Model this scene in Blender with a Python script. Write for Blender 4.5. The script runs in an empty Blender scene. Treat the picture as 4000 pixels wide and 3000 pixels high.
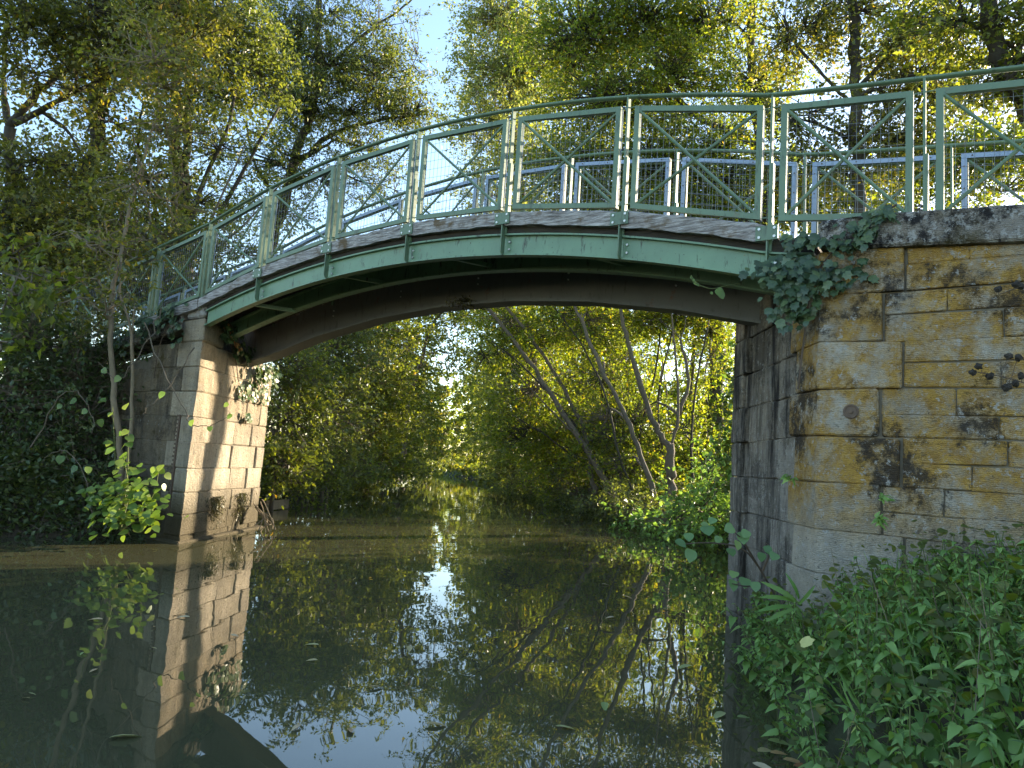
import bpy, bmesh, math, random
import numpy as np
from mathutils import Vector, Matrix

random.seed(7)
rng = np.random.default_rng(11)
scene = bpy.context.scene
COL = scene.collection

# ------------------------------------------------------------------ camera
FPX, PITCH, ROLL, CAMH = 2773.0, 0.112, 0.067, 1.45
CF = np.array([0, math.cos(PITCH), math.sin(PITCH)])
_u0 = np.array([0, -math.sin(PITCH), math.cos(PITCH)])
CR = math.cos(ROLL) * np.array([1., 0, 0]) + math.sin(ROLL) * _u0
CU = -math.sin(ROLL) * np.array([1., 0, 0]) + math.cos(ROLL) * _u0
CAM = np.array([0, 0, CAMH])
cam_data = bpy.data.cameras.new('camera')
cam = bpy.data.objects.new('camera', cam_data)
COL.objects.link(cam)
cam_data.sensor_width = 36
cam_data.lens = 36 * FPX / 4000
cam_data.clip_start = 0.05
cam_data.clip_end = 2000
cam.matrix_world = Matrix(((CR[0], CU[0], -CF[0], 0), (CR[1], CU[1], -CF[1], 0), (CR[2], CU[2], -CF[2], CAMH), (0, 0, 0, 1)))
scene.camera = cam

# ------------------------------------------------------------------ sky, sun, exposure
SUN_AZ, SUN_EL = math.radians(53), math.radians(14)
SUN = np.array([math.sin(SUN_AZ) * math.cos(SUN_EL), math.cos(SUN_AZ) * math.cos(SUN_EL), math.sin(SUN_EL)])
world = bpy.data.worlds.new('World')
scene.world = world
world.use_nodes = True
wn = world.node_tree
sky = wn.nodes.new('ShaderNodeTexSky')
sky.sky_type = 'NISHITA'
sky.sun_disc = False
sky.sun_elevation = SUN_EL
sky.sun_rotation = SUN_AZ
sky.air_density = 1.0
sky.dust_density = 0.5
sky.ozone_density = 1.3
wn.links.new(sky.outputs[0], wn.nodes['Background'].inputs[0])
wn.nodes['Background'].inputs[1].default_value = 0.15
sd = bpy.data.lights.new('sun', 'SUN')
sd.energy = 5.0
sd.angle = math.radians(0.5)
sd.color = (1.0, 0.84, 0.62)
so = bpy.data.objects.new('sun', sd)
COL.objects.link(so)
so.rotation_euler = Vector(SUN).to_track_quat('Z', 'Y').to_euler()
scene.view_settings.view_transform = 'Standard'
scene.view_settings.look = 'None'
scene.view_settings.gamma = 1.0
scene.view_settings.exposure = 1.92
scene.view_settings.use_curve_mapping = False
scene.render.engine = 'CYCLES'
cy = scene.cycles
cy.max_bounces = 7
cy.diffuse_bounces = 5
cy.glossy_bounces = 2
cy.transmission_bounces = 4
cy.transparent_max_bounces = 4
cy.use_adaptive_sampling = True
cy.adaptive_threshold = .025
cy.caustics_reflective = False
cy.caustics_refractive = False
cy.sample_clamp_indirect = 6.0


# ------------------------------------------------------------------ frames of reference
BO = np.array([-.175, 7.352, 0.]); BTH = .598
BB = np.array([math.cos(BTH), -math.sin(BTH), 0]); BN = np.array([math.sin(BTH), math.cos(BTH), 0])
ZZ = np.array([0, 0, 1.])


def B(u, w, z):
    """bridge coordinates (along, across, height) to world"""
    return BO + u * BB + w * BN + z * ZZ


def P(x, y, d):
    """a point of the place seen at photo pixel (x, y), d metres ahead"""
    r = CF + CR * (x - 2000) / FPX - CU * (y - 1500) / FPX
    return CAM + r * (d / r[1])


def nrm(v):
    v = np.asarray(v, float)
    return v / (np.linalg.norm(v) + 1e-12)


# ------------------------------------------------------------------ materials
def new_mat(name):
    m = bpy.data.materials.new(name)
    m.use_nodes = True
    nt = m.node_tree
    return m, nt, nt.nodes['Principled BSDF']


def N(nt, kind, **kw):
    n = nt.nodes.new('ShaderNode' + kind)
    for k, v in kw.items():
        if k in ('operation', 'blend_type', 'data_type', 'attribute_name', 'noise_dimensions', 'feature', 'interpolation_type', 'distance', 'voronoi_dimensions'):
            setattr(n, k, v)
        else:
            n.inputs[k].default_value = v
    return n


def L(nt, a, b):
    nt.links.new(a, b)


def ramp(nt, fac, stops):
    r = nt.nodes.new('ShaderNodeValToRGB')
    e = r.color_ramp.elements
    while len(e) < len(stops):
        e.new(0.5)
    for i, (p, c) in enumerate(stops):
        e[i].position = p
        e[i].color = (*c, 1) if len(c) == 3 else c
    L(nt, fac, r.inputs[0])
    return r


def gray(v):
    return (v, v, v)


def coords(nt, scale=(1, 1, 1), rot=(0, 0, 0)):
    g = nt.nodes.new('ShaderNodeNewGeometry')
    mp = nt.nodes.new('ShaderNodeMapping')
    mp.inputs['Scale'].default_value = scale
    mp.inputs['Rotation'].default_value = rot
    L(nt, g.outputs['Position'], mp.inputs[0])
    return mp.outputs[0]


def noise(nt, co, scale, detail=5, rough=.6, dist=0.):
    n = nt.nodes.new('ShaderNodeTexNoise')
    n.inputs['Scale'].default_value = scale
    n.inputs['Detail'].default_value = detail
    n.inputs['Roughness'].default_value = rough
    n.inputs['Distortion'].default_value = dist
    L(nt, co, n.inputs['Vector'])
    return n.outputs['Fac']


def mix(nt, fac, a, b, blend='MIX'):
    m = nt.nodes.new('ShaderNodeMix')
    m.data_type = 'RGBA'
    m.blend_type = blend
    for sock, v in ((m.inputs[0], fac), (m.inputs[6], a), (m.inputs[7], b)):
        if hasattr(v, 'links') or isinstance(v, bpy.types.NodeSocket):
            L(nt, v, sock)
        elif isinstance(v, (int, float)):
            sock.default_value = v
        else:
            sock.default_value = (*v, 1)
    return m.outputs[2]


def math_n(nt, op, a, b=0.0, clamp=False):
    m = nt.nodes.new('ShaderNodeMath')
    m.operation = op
    m.use_clamp = clamp
    for sock, v in ((m.inputs[0], a), (m.inputs[1], b)):
        if isinstance(v, bpy.types.NodeSocket):
            L(nt, v, sock)
        else:
            sock.default_value = v
    return m.outputs[0]


def bump(nt, bsdf, h, strength=.4, dist=.02):
    b = nt.nodes.new('ShaderNodeBump')
    b.inputs['Strength'].default_value = strength
    b.inputs['Distance'].default_value = dist
    L(nt, h, b.inputs['Height'])
    L(nt, b.outputs[0], bsdf.inputs['Normal'])
    return b


def obj_random(nt):
    return nt.nodes.new('ShaderNodeObjectInfo').outputs['Random']


def leaf_mat(name, stops, trans=.45, tcol=(1.6, 1.5, .5), attr=True, rough=.38, spec=.5, gain=1.45):
    m, nt, bs = new_mat(name)
    if attr:
        a = nt.nodes.new('ShaderNodeAttribute')
        a.attribute_name = 'rnd'
        f = a.outputs['Fac']
    else:
        f = obj_random(nt)
    stops = [(p_, tuple(min(.6, c_ * gain) for c_ in col_)) for p_, col_ in stops]
    col = ramp(nt, f, stops).outputs[0]
    L(nt, col, bs.inputs['Base Color'])
    bs.inputs['Roughness'].default_value = rough
    bs.inputs['Specular IOR Level'].default_value = spec
    tr = nt.nodes.new('ShaderNodeBsdfTranslucent')
    L(nt, mix(nt, 1.0, col, tcol, 'MULTIPLY'), tr.inputs[0])
    ms = nt.nodes.new('ShaderNodeMixShader')
    ms.inputs[0].default_value = trans
    L(nt, bs.outputs[0], ms.inputs[1])
    L(nt, tr.outputs[0], ms.inputs[2])
    L(nt, ms.outputs[0], nt.nodes['Material Output'].inputs[0])
    return m


M = {}
# foliage
M['leaf_olive'] = leaf_mat('leaf_olive', [(0, (.045, .06, .022)), (.55, (.08, .09, .03)), (.88, (.13, .13, .035)), (1, (.22, .14, .04))], .5, (2.6, 2.3, .5))
M['leaf_dark'] = leaf_mat('leaf_dark', [(0, (.045, .062, .028)), (.6, (.078, .098, .038)), (1, (.13, .14, .045))], .45, (2.2, 2.1, .5))
M['leaf_yellow'] = leaf_mat('leaf_yellow', [(0, (.05, .08, .02)), (.5, (.085, .115, .026)), (.85, (.14, .155, .032)), (1, (.25, .17, .035))], .55, (2.8, 2.55, .45))
M['leaf_pale'] = leaf_mat('leaf_pale', [(0, (.08, .10, .045)), (.6, (.13, .15, .065)), (1, (.2, .2, .08))], .52, (2.3, 2.2, .7))
M['leaf_mid'] = leaf_mat('leaf_mid', [(0, (.045, .065, .02)), (.6, (.08, .10, .03)), (.92, (.13, .145, .04)), (1, (.2, .13, .04))], .5, (2.6, 2.4, .5))
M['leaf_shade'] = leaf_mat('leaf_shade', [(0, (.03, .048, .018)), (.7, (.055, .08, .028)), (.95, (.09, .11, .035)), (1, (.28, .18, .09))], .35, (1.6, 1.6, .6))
M['leaf_nettle'] = leaf_mat('leaf_nettle', [(0, (.07, .13, .035)), (.5, (.14, .235, .065)), (.93, (.22, .33, .10)), (1, (.38, .33, .07))], .35, (1.5, 1.5, .5), rough=.5)
M['leaf_nettle_obj'] = leaf_mat('leaf_nettle_obj', [(0, (.085, .155, .04)), (.7, (.16, .26, .07)), (1, (.24, .34, .11))], .35, (1.5, 1.5, .5), attr=False, rough=.5)
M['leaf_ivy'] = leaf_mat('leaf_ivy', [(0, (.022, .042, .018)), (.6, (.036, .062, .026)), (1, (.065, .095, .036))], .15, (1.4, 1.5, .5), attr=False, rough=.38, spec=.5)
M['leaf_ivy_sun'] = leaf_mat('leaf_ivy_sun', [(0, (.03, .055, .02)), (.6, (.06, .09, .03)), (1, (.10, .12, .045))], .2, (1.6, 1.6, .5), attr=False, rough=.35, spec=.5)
M['leaf_hazel'] = leaf_mat('leaf_hazel', [(0, (.06, .105, .022)), (.6, (.09, .145, .03)), (1, (.14, .18, .04))], .35, (1.6, 1.6, .5), attr=False)
M['leaf_dry'] = leaf_mat('leaf_dry', [(0, (.16, .07, .03)), (.5, (.25, .12, .05)), (1, (.35, .24, .10))], .3, (1.4, 1.2, .8), attr=False, rough=.7)
M['leaf_float'] = leaf_mat('leaf_float', [(0, (.15, .2, .07)), (.4, (.28, .28, .13)), (.7, (.28, .15, .06)), (1, (.38, .34, .22))], .1, (1., 1., .8), attr=False)
M['leaf_fallen_yellow'] = leaf_mat('leaf_fallen_yellow', [(0, (.33, .34, .11)), (1, (.40, .38, .14))], .25, (1.2, 1.1, .6), attr=False, rough=.6)
M['leaf_fern'] = leaf_mat('leaf_fern', [(0, (.07, .15, .03)), (1, (.13, .2, .045))], .35, (1.5, 1.5, .5), attr=False, rough=.4)


def bark(name, c1, c2, moss=.25):
    m, nt, bs = new_mat(name)
    co = coords(nt, (1, 1, .35))
    n1 = noise(nt, co, 14, 6, .65)
    c = mix(nt, n1, c1, c2)
    n2 = noise(nt, coords(nt), 2.5, 4)
    mf = ramp(nt, n2, [(.5, gray(0)), (.62, gray(moss))]).outputs[0]
    c = mix(nt, mf, c, (.05, .06, .015))
    L(nt, c, bs.inputs['Base Color'])
    bs.inputs['Roughness'].default_value = .85
    bump(nt, bs, n1, .8, .02)
    return m


M['bark'] = bark('bark', (.06, .045, .032), (.19, .15, .105))
M['bark_dark'] = bark('bark_dark', (.025, .022, .016), (.075, .062, .045), .6)
M['bark_light'] = bark('bark_light', (.12, .09, .055), (.28, .22, .14), .15)
M['stem'] = bark('stem', (.07, .09, .025), (.13, .15, .05), .1)
M['twig'] = bark('twig', (.05, .035, .025), (.13, .09, .06), .1)


# painted steel
def paint(name, col, grime=.5, rough=.42, rust=.0):
    m, nt, bs = new_mat(name)
    co = coords(nt)
    a = noise(nt, co, 3.0, 6, .62)
    c = mix(nt, ramp(nt, a, [(.35, gray(0)), (.75, gray(1))]).outputs[0], col, tuple(x * .72 + .01 for x in col))
    st = noise(nt, coords(nt, (9, 9, 2.2)), 1.6, 7, .7)
    g = ramp(nt, st, [(.56, gray(0)), (.67, gray(grime))]).outputs[0]
    c = mix(nt, g, c, (.035, .032, .022))
    sp = noise(nt, co, 38, 3, .6)
    g2 = ramp(nt, sp, [(.68, gray(0)), (.73, gray(grime))]).outputs[0]
    c = mix(nt, g2, c, (.05, .035, .02))
    if rust:
        rs = ramp(nt, noise(nt, co, 5, 6, .7), [(.62, gray(0)), (.7, gray(rust))]).outputs[0]
        c = mix(nt, rs, c, (.16, .05, .02))
    L(nt, c, bs.inputs['Base Color'])
    bs.inputs['Roughness'].default_value = rough
    bs.inputs['Specular IOR Level'].default_value = .4
    bump(nt, bs, sp, .08, .004)
    return m


M['green'] = paint('green_paint', (.125, .198, .12), .6, .42, .4)
M['green_beam'] = paint('green_beam_paint', (.15, .26, .16), .95, .42, .55)
M['grey_beam'] = paint('grey_beam_paint', (.12, .12, .115), .6, .6, .6)
M['blue_steel'] = paint('blue_grey_steel', (.26, .34, .46), .35, .35)
M['wire'] = paint('galvanised_wire', (.2, .22, .23), .2, .4)
m, nt, bs = new_mat('bolt_metal')
bs.inputs['Base Color'].default_value = (.55, .55, .52, 1)
bs.inputs['Roughness'].default_value = .4
bs.inputs['Metallic'].default_value = .5
M['bolt'] = m
m, nt, bs = new_mat('rusty_iron')
c = mix(nt, noise(nt, coords(nt), 40, 5), (.05, .04, .035), (.16, .10, .06))
L(nt, c, bs.inputs['Base Color'])
bs.inputs['Roughness'].default_value = .75
M['iron'] = m


# weathered timber (grain runs along the bridge)
def timber(name, dark=False):
    m, nt, bs = new_mat(name)
    co = coords(nt, (1, 1, 1), (0, 0, BTH))
    mp = nt.nodes.new('ShaderNodeMapping')
    mp.inputs['Scale'].default_value = (2.2, 9, 22)
    L(nt, co, mp.inputs[0])
    g = noise(nt, mp.outputs[0], 2.2, 8, .72, .6)
    if dark:
        stops = [(.3, (.012, .01, .008)), (.7, (.05, .04, .028))]
    else:
        stops = [(.33, (.05, .042, .036)), (.45, (.19, .17, .155)), (.56, (.36, .34, .32)), (.70, (.56, .54, .51))]
    c = ramp(nt, g, stops).outputs[0]
    b = noise(nt, coords(nt), 2.6, 5, .6)
    mo = ramp(nt, b, [(.58, gray(0)), (.66, gray(.85))]).outputs[0]
    c = mix(nt, mo, c, (.10, .06, .018) if not dark else (.03, .03, .01))
    L(nt, c, bs.inputs['Base Color'])
    bs.inputs['Roughness'].default_value = .9
    bump(nt, bs, g, .9, .012)
    return m


M['timber'] = timber('weathered_timber')
M['timber_dark'] = timber('dark_timber', True)  # same grain in a much darker tone


# stone
def stone_mat(name, base1, base2, ochre=0., black=0., moss=0., zlo=1.0, streak=0., green=0., fleck=.57, bthr=.515):
    m, nt, bs = new_mat(name)
    co = coords(nt)
    n1 = noise(nt, co, 6, 8, .68)
    c = mix(nt, ramp(nt, n1, [(.3, gray(0)), (.7, gray(1))]).outputs[0], base1, base2)
    rnd = obj_random(nt)
    c = mix(nt, 1.0, c, ramp(nt, rnd, [(0, (.80, .78, .74)), (1, (1.12, 1.10, 1.06))]).outputs[0], 'MULTIPLY')
    sep = nt.nodes.new('ShaderNodeSeparateXYZ')
    L(nt, co, sep.inputs[0])
    if ochre:
        zf = nt.nodes.new('ShaderNodeMapRange')
        zf.inputs['From Min'].default_value = zlo
        zf.inputs['From Max'].default_value = zlo + .5
        L(nt, math_n(nt, 'ADD', sep.outputs[2], math_n(nt, 'MULTIPLY', n1, .35)), zf.inputs[0])
        o1 = noise(nt, co, 3.2, 9, .72)
        of = math_n(nt, 'MULTIPLY', ramp(nt, o1, [(.37, gray(0)), (.52, gray(ochre))]).outputs[0], zf.outputs[0], True)
        oc = mix(nt, noise(nt, co, 22, 4, .6), (.38, .205, .025), (.55, .36, .09))
        oc = mix(nt, ramp(nt, noise(nt, co, 9, 6, .7), [(.38, gray(0)), (.62, gray(.75))]).outputs[0], oc, (.24, .135, .04))
        of = math_n(nt, 'MULTIPLY', of, ramp(nt, noise(nt, co, 5.5, 8, .8), [(.36, gray(.25)), (.5, gray(1))]).outputs[0], True)
        c = mix(nt, of, c, oc)
    if black:
        b1 = math_n(nt, 'ADD', math_n(nt, 'MULTIPLY', noise(nt, co, 1.5, 3, .5), .55), math_n(nt, 'MULTIPLY', noise(nt, co, 11, 10, .82), .45))
        b2 = ramp(nt, b1, [(bthr, gray(0)), (bthr + .06, gray(black))]).outputs[0]
        c = mix(nt, b2, c, (.028, .026, .026))
        f2 = ramp(nt, noise(nt, co, 34, 6, .75), [(.585, gray(0)), (.64, gray(.8))]).outputs[0]
        c = mix(nt, f2, c, (.05, .045, .04))
    # pale grey lichen flecks
    w1 = noise(nt, co, 17, 7, .75)
    c = mix(nt, ramp(nt, w1, [(fleck, gray(0)), (fleck + .05, gray(.75))]).outputs[0], c, (.46, .45, .42))
    if streak:
        s1 = noise(nt, coords(nt, (4.0, 4.0, .5)), 1.0, 8, .75)
        c = mix(nt, ramp(nt, s1, [(.46, gray(0)), (.60, gray(streak))]).outputs[0], c, (.022, .02, .02))
    if moss:
        mo = ramp(nt, noise(nt, co, 2.4, 7, .7), [(.55, gray(0)), (.66, gray(moss))]).outputs[0]
        c = mix(nt, mo, c, (.07, .055, .015))
    if green:
        lo = nt.nodes.new('ShaderNodeMapRange')
        lo.inputs['From Min'].default_value = .75
        lo.inputs['From Max'].default_value = .15
        L(nt, math_n(nt, 'ADD', sep.outputs[2], math_n(nt, 'MULTIPLY', n1, -.4)), lo.inputs[0])
        c = mix(nt, math_n(nt, 'MULTIPLY', lo.outputs[0], green, True), c, (.055, .045, .022))
    L(nt, c, bs.inputs['Base Color'])
    bs.inputs['Roughness'].default_value = .92
    bs.inputs['Specular IOR Level'].default_value = .2
    # comb-tooled dressing: fine wavy horizontal chisel lines plus pitting
    wv = nt.nodes.new('ShaderNodeTexWave')
    wv.bands_direction = 'Z'
    wv.inputs['Scale'].default_value = 22
    wv.inputs['Distortion'].default_value = 7
    wv.inputs['Detail'].default_value = 3
    wv.inputs['Detail Scale'].default_value = 1.6
    L(nt, co, wv.inputs['Vector'])
    hsum = math_n(nt, 'ADD', math_n(nt, 'MULTIPLY', wv.outputs['Fac'], .15), math_n(nt, 'ADD', noise(nt, co, 28, 8, .75), math_n(nt, 'MULTIPLY', noise(nt, co, 7, 5, .65), 1.6)))
    bump(nt, bs, hsum, 1.0, .028)
    return m


M['stone_ochre'] = stone_mat('stone_ochre_lichen', (.31, .29, .25), (.50, .46, .39), .97, .9, 0, 1.12, .12, .25)
M['stone_river'] = stone_mat('stone_stained', (.22, .205, .185), (.36, .335, .30), .15, .6, .2, 1.6, .97, .3)
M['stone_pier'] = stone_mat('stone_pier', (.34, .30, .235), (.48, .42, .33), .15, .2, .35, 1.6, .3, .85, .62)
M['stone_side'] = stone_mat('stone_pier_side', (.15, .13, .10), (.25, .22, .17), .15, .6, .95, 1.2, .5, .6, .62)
M['stone_cope'] = stone_mat('stone_cope', (.24, .22, .20), (.40, .38, .35), .1, 1.0, .7, 2.0, .1, 0, .52, .45)
m, nt, bs = new_mat('mortar')
c = mix(nt, noise(nt, coords(nt), 12, 6), (.06, .052, .04), (.22, .19, .14))
L(nt, c, bs.inputs['Base Color'])
bs.inputs['Roughness'].default_value = .95
M['mortar'] = m

# ground
m, nt, bs = new_mat('bank_soil')
co = coords(nt)
g1 = noise(nt, co, 3, 8, .7)
c = ramp(nt, g1, [(.3, (.022, .017, .011)), (.55, (.055, .042, .025)), (.75, (.09, .07, .04))]).outputs[0]
c = mix(nt, ramp(nt, noise(nt, co, .8, 5), [(.45, gray(0)), (.6, gray(.7))]).outputs[0], c, (.035, .05, .014))
L(nt, c, bs.inputs['Base Color'])
bs.inputs['Roughness'].default_value = .95
bump(nt, bs, g1, 1.0, .06)
M['soil'] = m

# river water: turbid body colour under a Fresnel mirror with faint ripples
m, nt, bs = new_mat('river_water')
co = coords(nt)
c = mix(nt, noise(nt, co, .35, 3), (.052, .053, .027), (.075, .073, .038))
L(nt, c, bs.inputs['Base Color'])
bs.inputs['Roughness'].default_value = .012
bs.inputs['IOR'].default_value = 1.36
bs.inputs['Specular IOR Level'].default_value = 1.0
r1 = noise(nt, coords(nt, (1, .55, 1)), 2.2, 2, .5)
r2 = noise(nt, coords(nt, (1, .35, 1)), 9.0, 2, .5)
rp = ramp(nt, noise(nt, co, .45, 3), [(.42, gray(.15)), (.62, gray(1))]).outputs[0]
hh = math_n(nt, 'ADD', r1, math_n(nt, 'MULTIPLY', math_n(nt, 'MULTIPLY', r2, .12), rp))
bump(nt, bs, hh, .06, .05)
M['water'] = m


# ------------------------------------------------------------------ mesh helpers
class MB:
    def __init__(self):
        self.v, self.f, self.n = [], [], 0

    def add(self, verts, faces):
        self.v.extend([tuple(map(float, p)) for p in verts])
        self.f.extend([tuple(i + self.n for i in f) for f in faces])
        self.n += len(verts)
        return self

    def hexa(self, p8):
        """8 points: bottom ring of 4 then top ring of 4"""
        return self.add(p8, [(3, 2, 1, 0), (4, 5, 6, 7), (0, 1, 5, 4), (1, 2, 6, 5), (2, 3, 7, 6), (3, 0, 4, 7)])

    def ubox(self, u0, u1, w0, w1, z0, z1, z0b=None, z1b=None):
        """box in bridge coordinates, heights may differ at u1"""
        z0b = z0 if z0b is None else z0b
        z1b = z1 if z1b is None else z1b
        return self.hexa([B(u0, w0, z0), B(u1, w0, z0b), B(u1, w1, z0b), B(u0, w1, z0), B(u0, w0, z1), B(u1, w0, z1b), B(u1, w1, z1b), B(u0, w1, z1)])

    def tube(self, pts, radii, sides=6, caps=True):
        pts = [np.asarray(p, float) for p in pts]
        if np.isscalar(radii):
            radii = [radii] * len(pts)
        t0 = nrm(pts[1] - pts[0])
        ref = np.array([1., 0, 0]) if abs(t0[0]) < .8 else np.array([0, 1., 0])
        vs, fs = [], []
        for i, p in enumerate(pts):
            a = pts[max(i - 1, 0)]
            b = pts[min(i + 1, len(pts) - 1)]
            t = nrm(b - a)
            s = nrm(np.cross(t, ref))
            q = np.cross(s, t)
            ref = nrm(np.cross(s, t)) if abs(np.dot(t, ref)) > .9 else ref
            for k in range(sides):
                an = 2 * math.pi * k / sides
                vs.append(p + radii[i] * (math.cos(an) * s + math.sin(an) * q))
        for i in range(len(pts) - 1):
            for k in range(sides):
                k2 = (k + 1) % sides
                fs.append((i * sides + k, i * sides + k2, (i + 1) * sides + k2, (i + 1) * sides + k))
        if caps:
            fs.append(tuple(range(sides - 1, -1, -1)))
            fs.append(tuple((len(pts) - 1) * sides + k for k in range(sides)))
        return self.add(vs, fs)

    def twigs(self, cc, nodes):
        q = nodes[np.linalg.norm(nodes[None] - cc[:, None], axis=2).argmin(1)]
        m = (q + cc) / 2 + rng.normal(size=cc.shape) * .08
        n = len(cc)
        t = cc - q
        a = np.cross(t, np.array([.3, .2, 1.]))
        a /= np.linalg.norm(a, axis=1, keepdims=True) + 1e-9
        b = np.cross(t, a)
        b /= np.linalg.norm(b, axis=1, keepdims=True) + 1e-9
        V = np.empty((n, 9, 3))
        for i, (p, r) in enumerate(((q, .015), (m, .011), (cc, .006))):
            for k in range(3):
                V[:, i * 3 + k] = p + r * (math.cos(2.094 * k) * a + math.sin(2.094 * k) * b)
        self.v.extend(V.reshape(-1, 3).tolist())
        f0 = [(0, 1, 4, 3), (1, 2, 5, 4), (2, 0, 3, 5), (3, 4, 7, 6), (4, 5, 8, 7), (5, 3, 6, 8)]
        for j in range(n):
            o = self.n + j * 9
            self.f.extend([(x + o, y + o, z + o, w + o) for x, y, z, w in f0])
        self.n += n * 9

    def shoots(self, a, b, r):
        n = len(a)
        t = b - a
        x = np.cross(t, np.array([.3, .2, 1.]))
        x /= np.linalg.norm(x, axis=1, keepdims=True) + 1e-9
        y = np.cross(t, x)
        y /= np.linalg.norm(y, axis=1, keepdims=True) + 1e-9
        V = np.empty((n, 4, 3))
        for k in range(3):
            V[:, k] = a + r * (math.cos(2.094 * k) * x + math.sin(2.094 * k) * y)
        V[:, 3] = b
        self.v.extend(V.reshape(-1, 3).tolist())
        for j in range(n):
            o = self.n + j * 4
            self.f.extend([(o, o + 1, o + 3), (o + 1, o + 2, o + 3), (o + 2, o, o + 3)])
        self.n += n * 4

    def disc(self, c, axis, r, h, sides=8):
        axis = nrm(axis)
        return self.tube([np.asarray(c), np.asarray(c) + axis * h], r, sides)

    def build(self, name, mat, parent=None, loc=None, smooth=False):
        me = bpy.data.meshes.new(name)
        off = np.zeros(3)
        if parent is not None:
            off = np.array(parent.get('_o', (0, 0, 0)))
        elif loc is not None:
            off = np.asarray(loc, float)
        v = np.array(self.v) - off
        me.from_pydata(v.tolist(), [], self.f)
        me.update()
        return place(name, me, mat, parent, off if parent is None else None, smooth)


def place(name, me, mat, parent=None, loc=None, smooth=False):
    if mat is not None and not me.materials:
        me.materials.append(M[mat] if isinstance(mat, str) else mat)
    o = bpy.data.objects.new(name, me)
    COL.objects.link(o)
    if parent is not None:
        o.parent = parent
        o['_o'] = list(parent.get('_o', (0, 0, 0)))
    elif loc is not None:
        o.location = loc
        o['_o'] = [float(x) for x in loc]
    if smooth:
        me.polygons.foreach_set('use_smooth', [True] * len(me.polygons))
    return o


def tag(o, label=None, cat=None, group=None, kind=None):
    if label:
        o['label'] = label
    if cat:
        o['category'] = cat
    if group:
        o['group'] = group
    if kind:
        o['kind'] = kind
    return o


def thing(name, loc, label, cat, group=None):
    o = bpy.data.objects.new(name, None)
    o.empty_display_size = .2
    COL.objects.link(o)
    o.location = loc
    o['_o'] = [float(x) for x in loc]
    return tag(o, label, cat, group)


def catmull(pts, per=5):
    pts = [np.asarray(p, float) for p in pts]
    if len(pts) < 3:
        return [pts[0] + (pts[-1] - pts[0]) * i / per for i in range(per + 1)]
    q = [2 * pts[0] - pts[1]] + pts + [2 * pts[-1] - pts[-2]]
    out = []
    for i in range(1, len(q) - 2):
        for k in range(per):
            t = k / per
            out.append(.5 * ((2 * q[i]) + (q[i + 1] - q[i - 1]) * t + (2 * q[i - 1] - 5 * q[i] + 4 * q[i + 1] - q[i + 2]) * t * t + (3 * q[i] - q[i - 1] - 3 * q[i + 1] + q[i + 2]) * t ** 3))
    out.append(pts[-1])
    return out


# sunlight reaches the pier, the ramp railing and a few patches of water through gaps cut into the leaves for it
def sun_gap(pts):
    """probability that a leaf at pts is left out to let the sun through"""
    d = SUN
    keep = np.zeros(len(pts))
    t = (pts[:, 0] + 4.55) / d[0]
    yy = pts[:, 1] - t * d[1]
    zz = pts[:, 2] - t * d[2]
    ok = (t > .3) & (yy > 10.2) & (yy < 13.3) & (zz > .35) & (zz < 3.0)
    keep[ok] = np.where(zz[ok] < 1.0, .80, .91)
    # railing of the left ramp (plane across = 0)
    w = (pts - BO) @ BN
    t = w / (d @ BN)
    q = pts - t[:, None] * d
    uu = (q - BO) @ BB
    ok = (t > .3) & (uu > -9) & (uu < -3.2) & (q[:, 2] > 3.1) & (q[:, 2] < 5.2)
    keep[ok] = np.maximum(keep[ok], .86)
    # patches of water
    t = pts[:, 2] / d[2]
    q = pts - t[:, None] * d
    ok = (t > 1) & (((np.abs(q[:, 1] - 6.3 + .12 * q[:, 0]) < .22) & (q[:, 0] < -.3) & (q[:, 0] > -4)) | ((np.abs(q[:, 1] - 15.2) < .5) & (q[:, 0] < 3)) | ((np.abs(q[:, 1] - 11.2) < .3) & (q[:, 0] > -3.6) & (q[:, 0] < 2)))
    keep[ok] = np.maximum(keep[ok], .9)
    ok = (t > 1) & (q[:, 1] > 64) & (q[:, 1] < 90) & (q[:, 0] < 0)
    keep[ok] = np.maximum(keep[ok], .4)
    return keep


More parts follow.
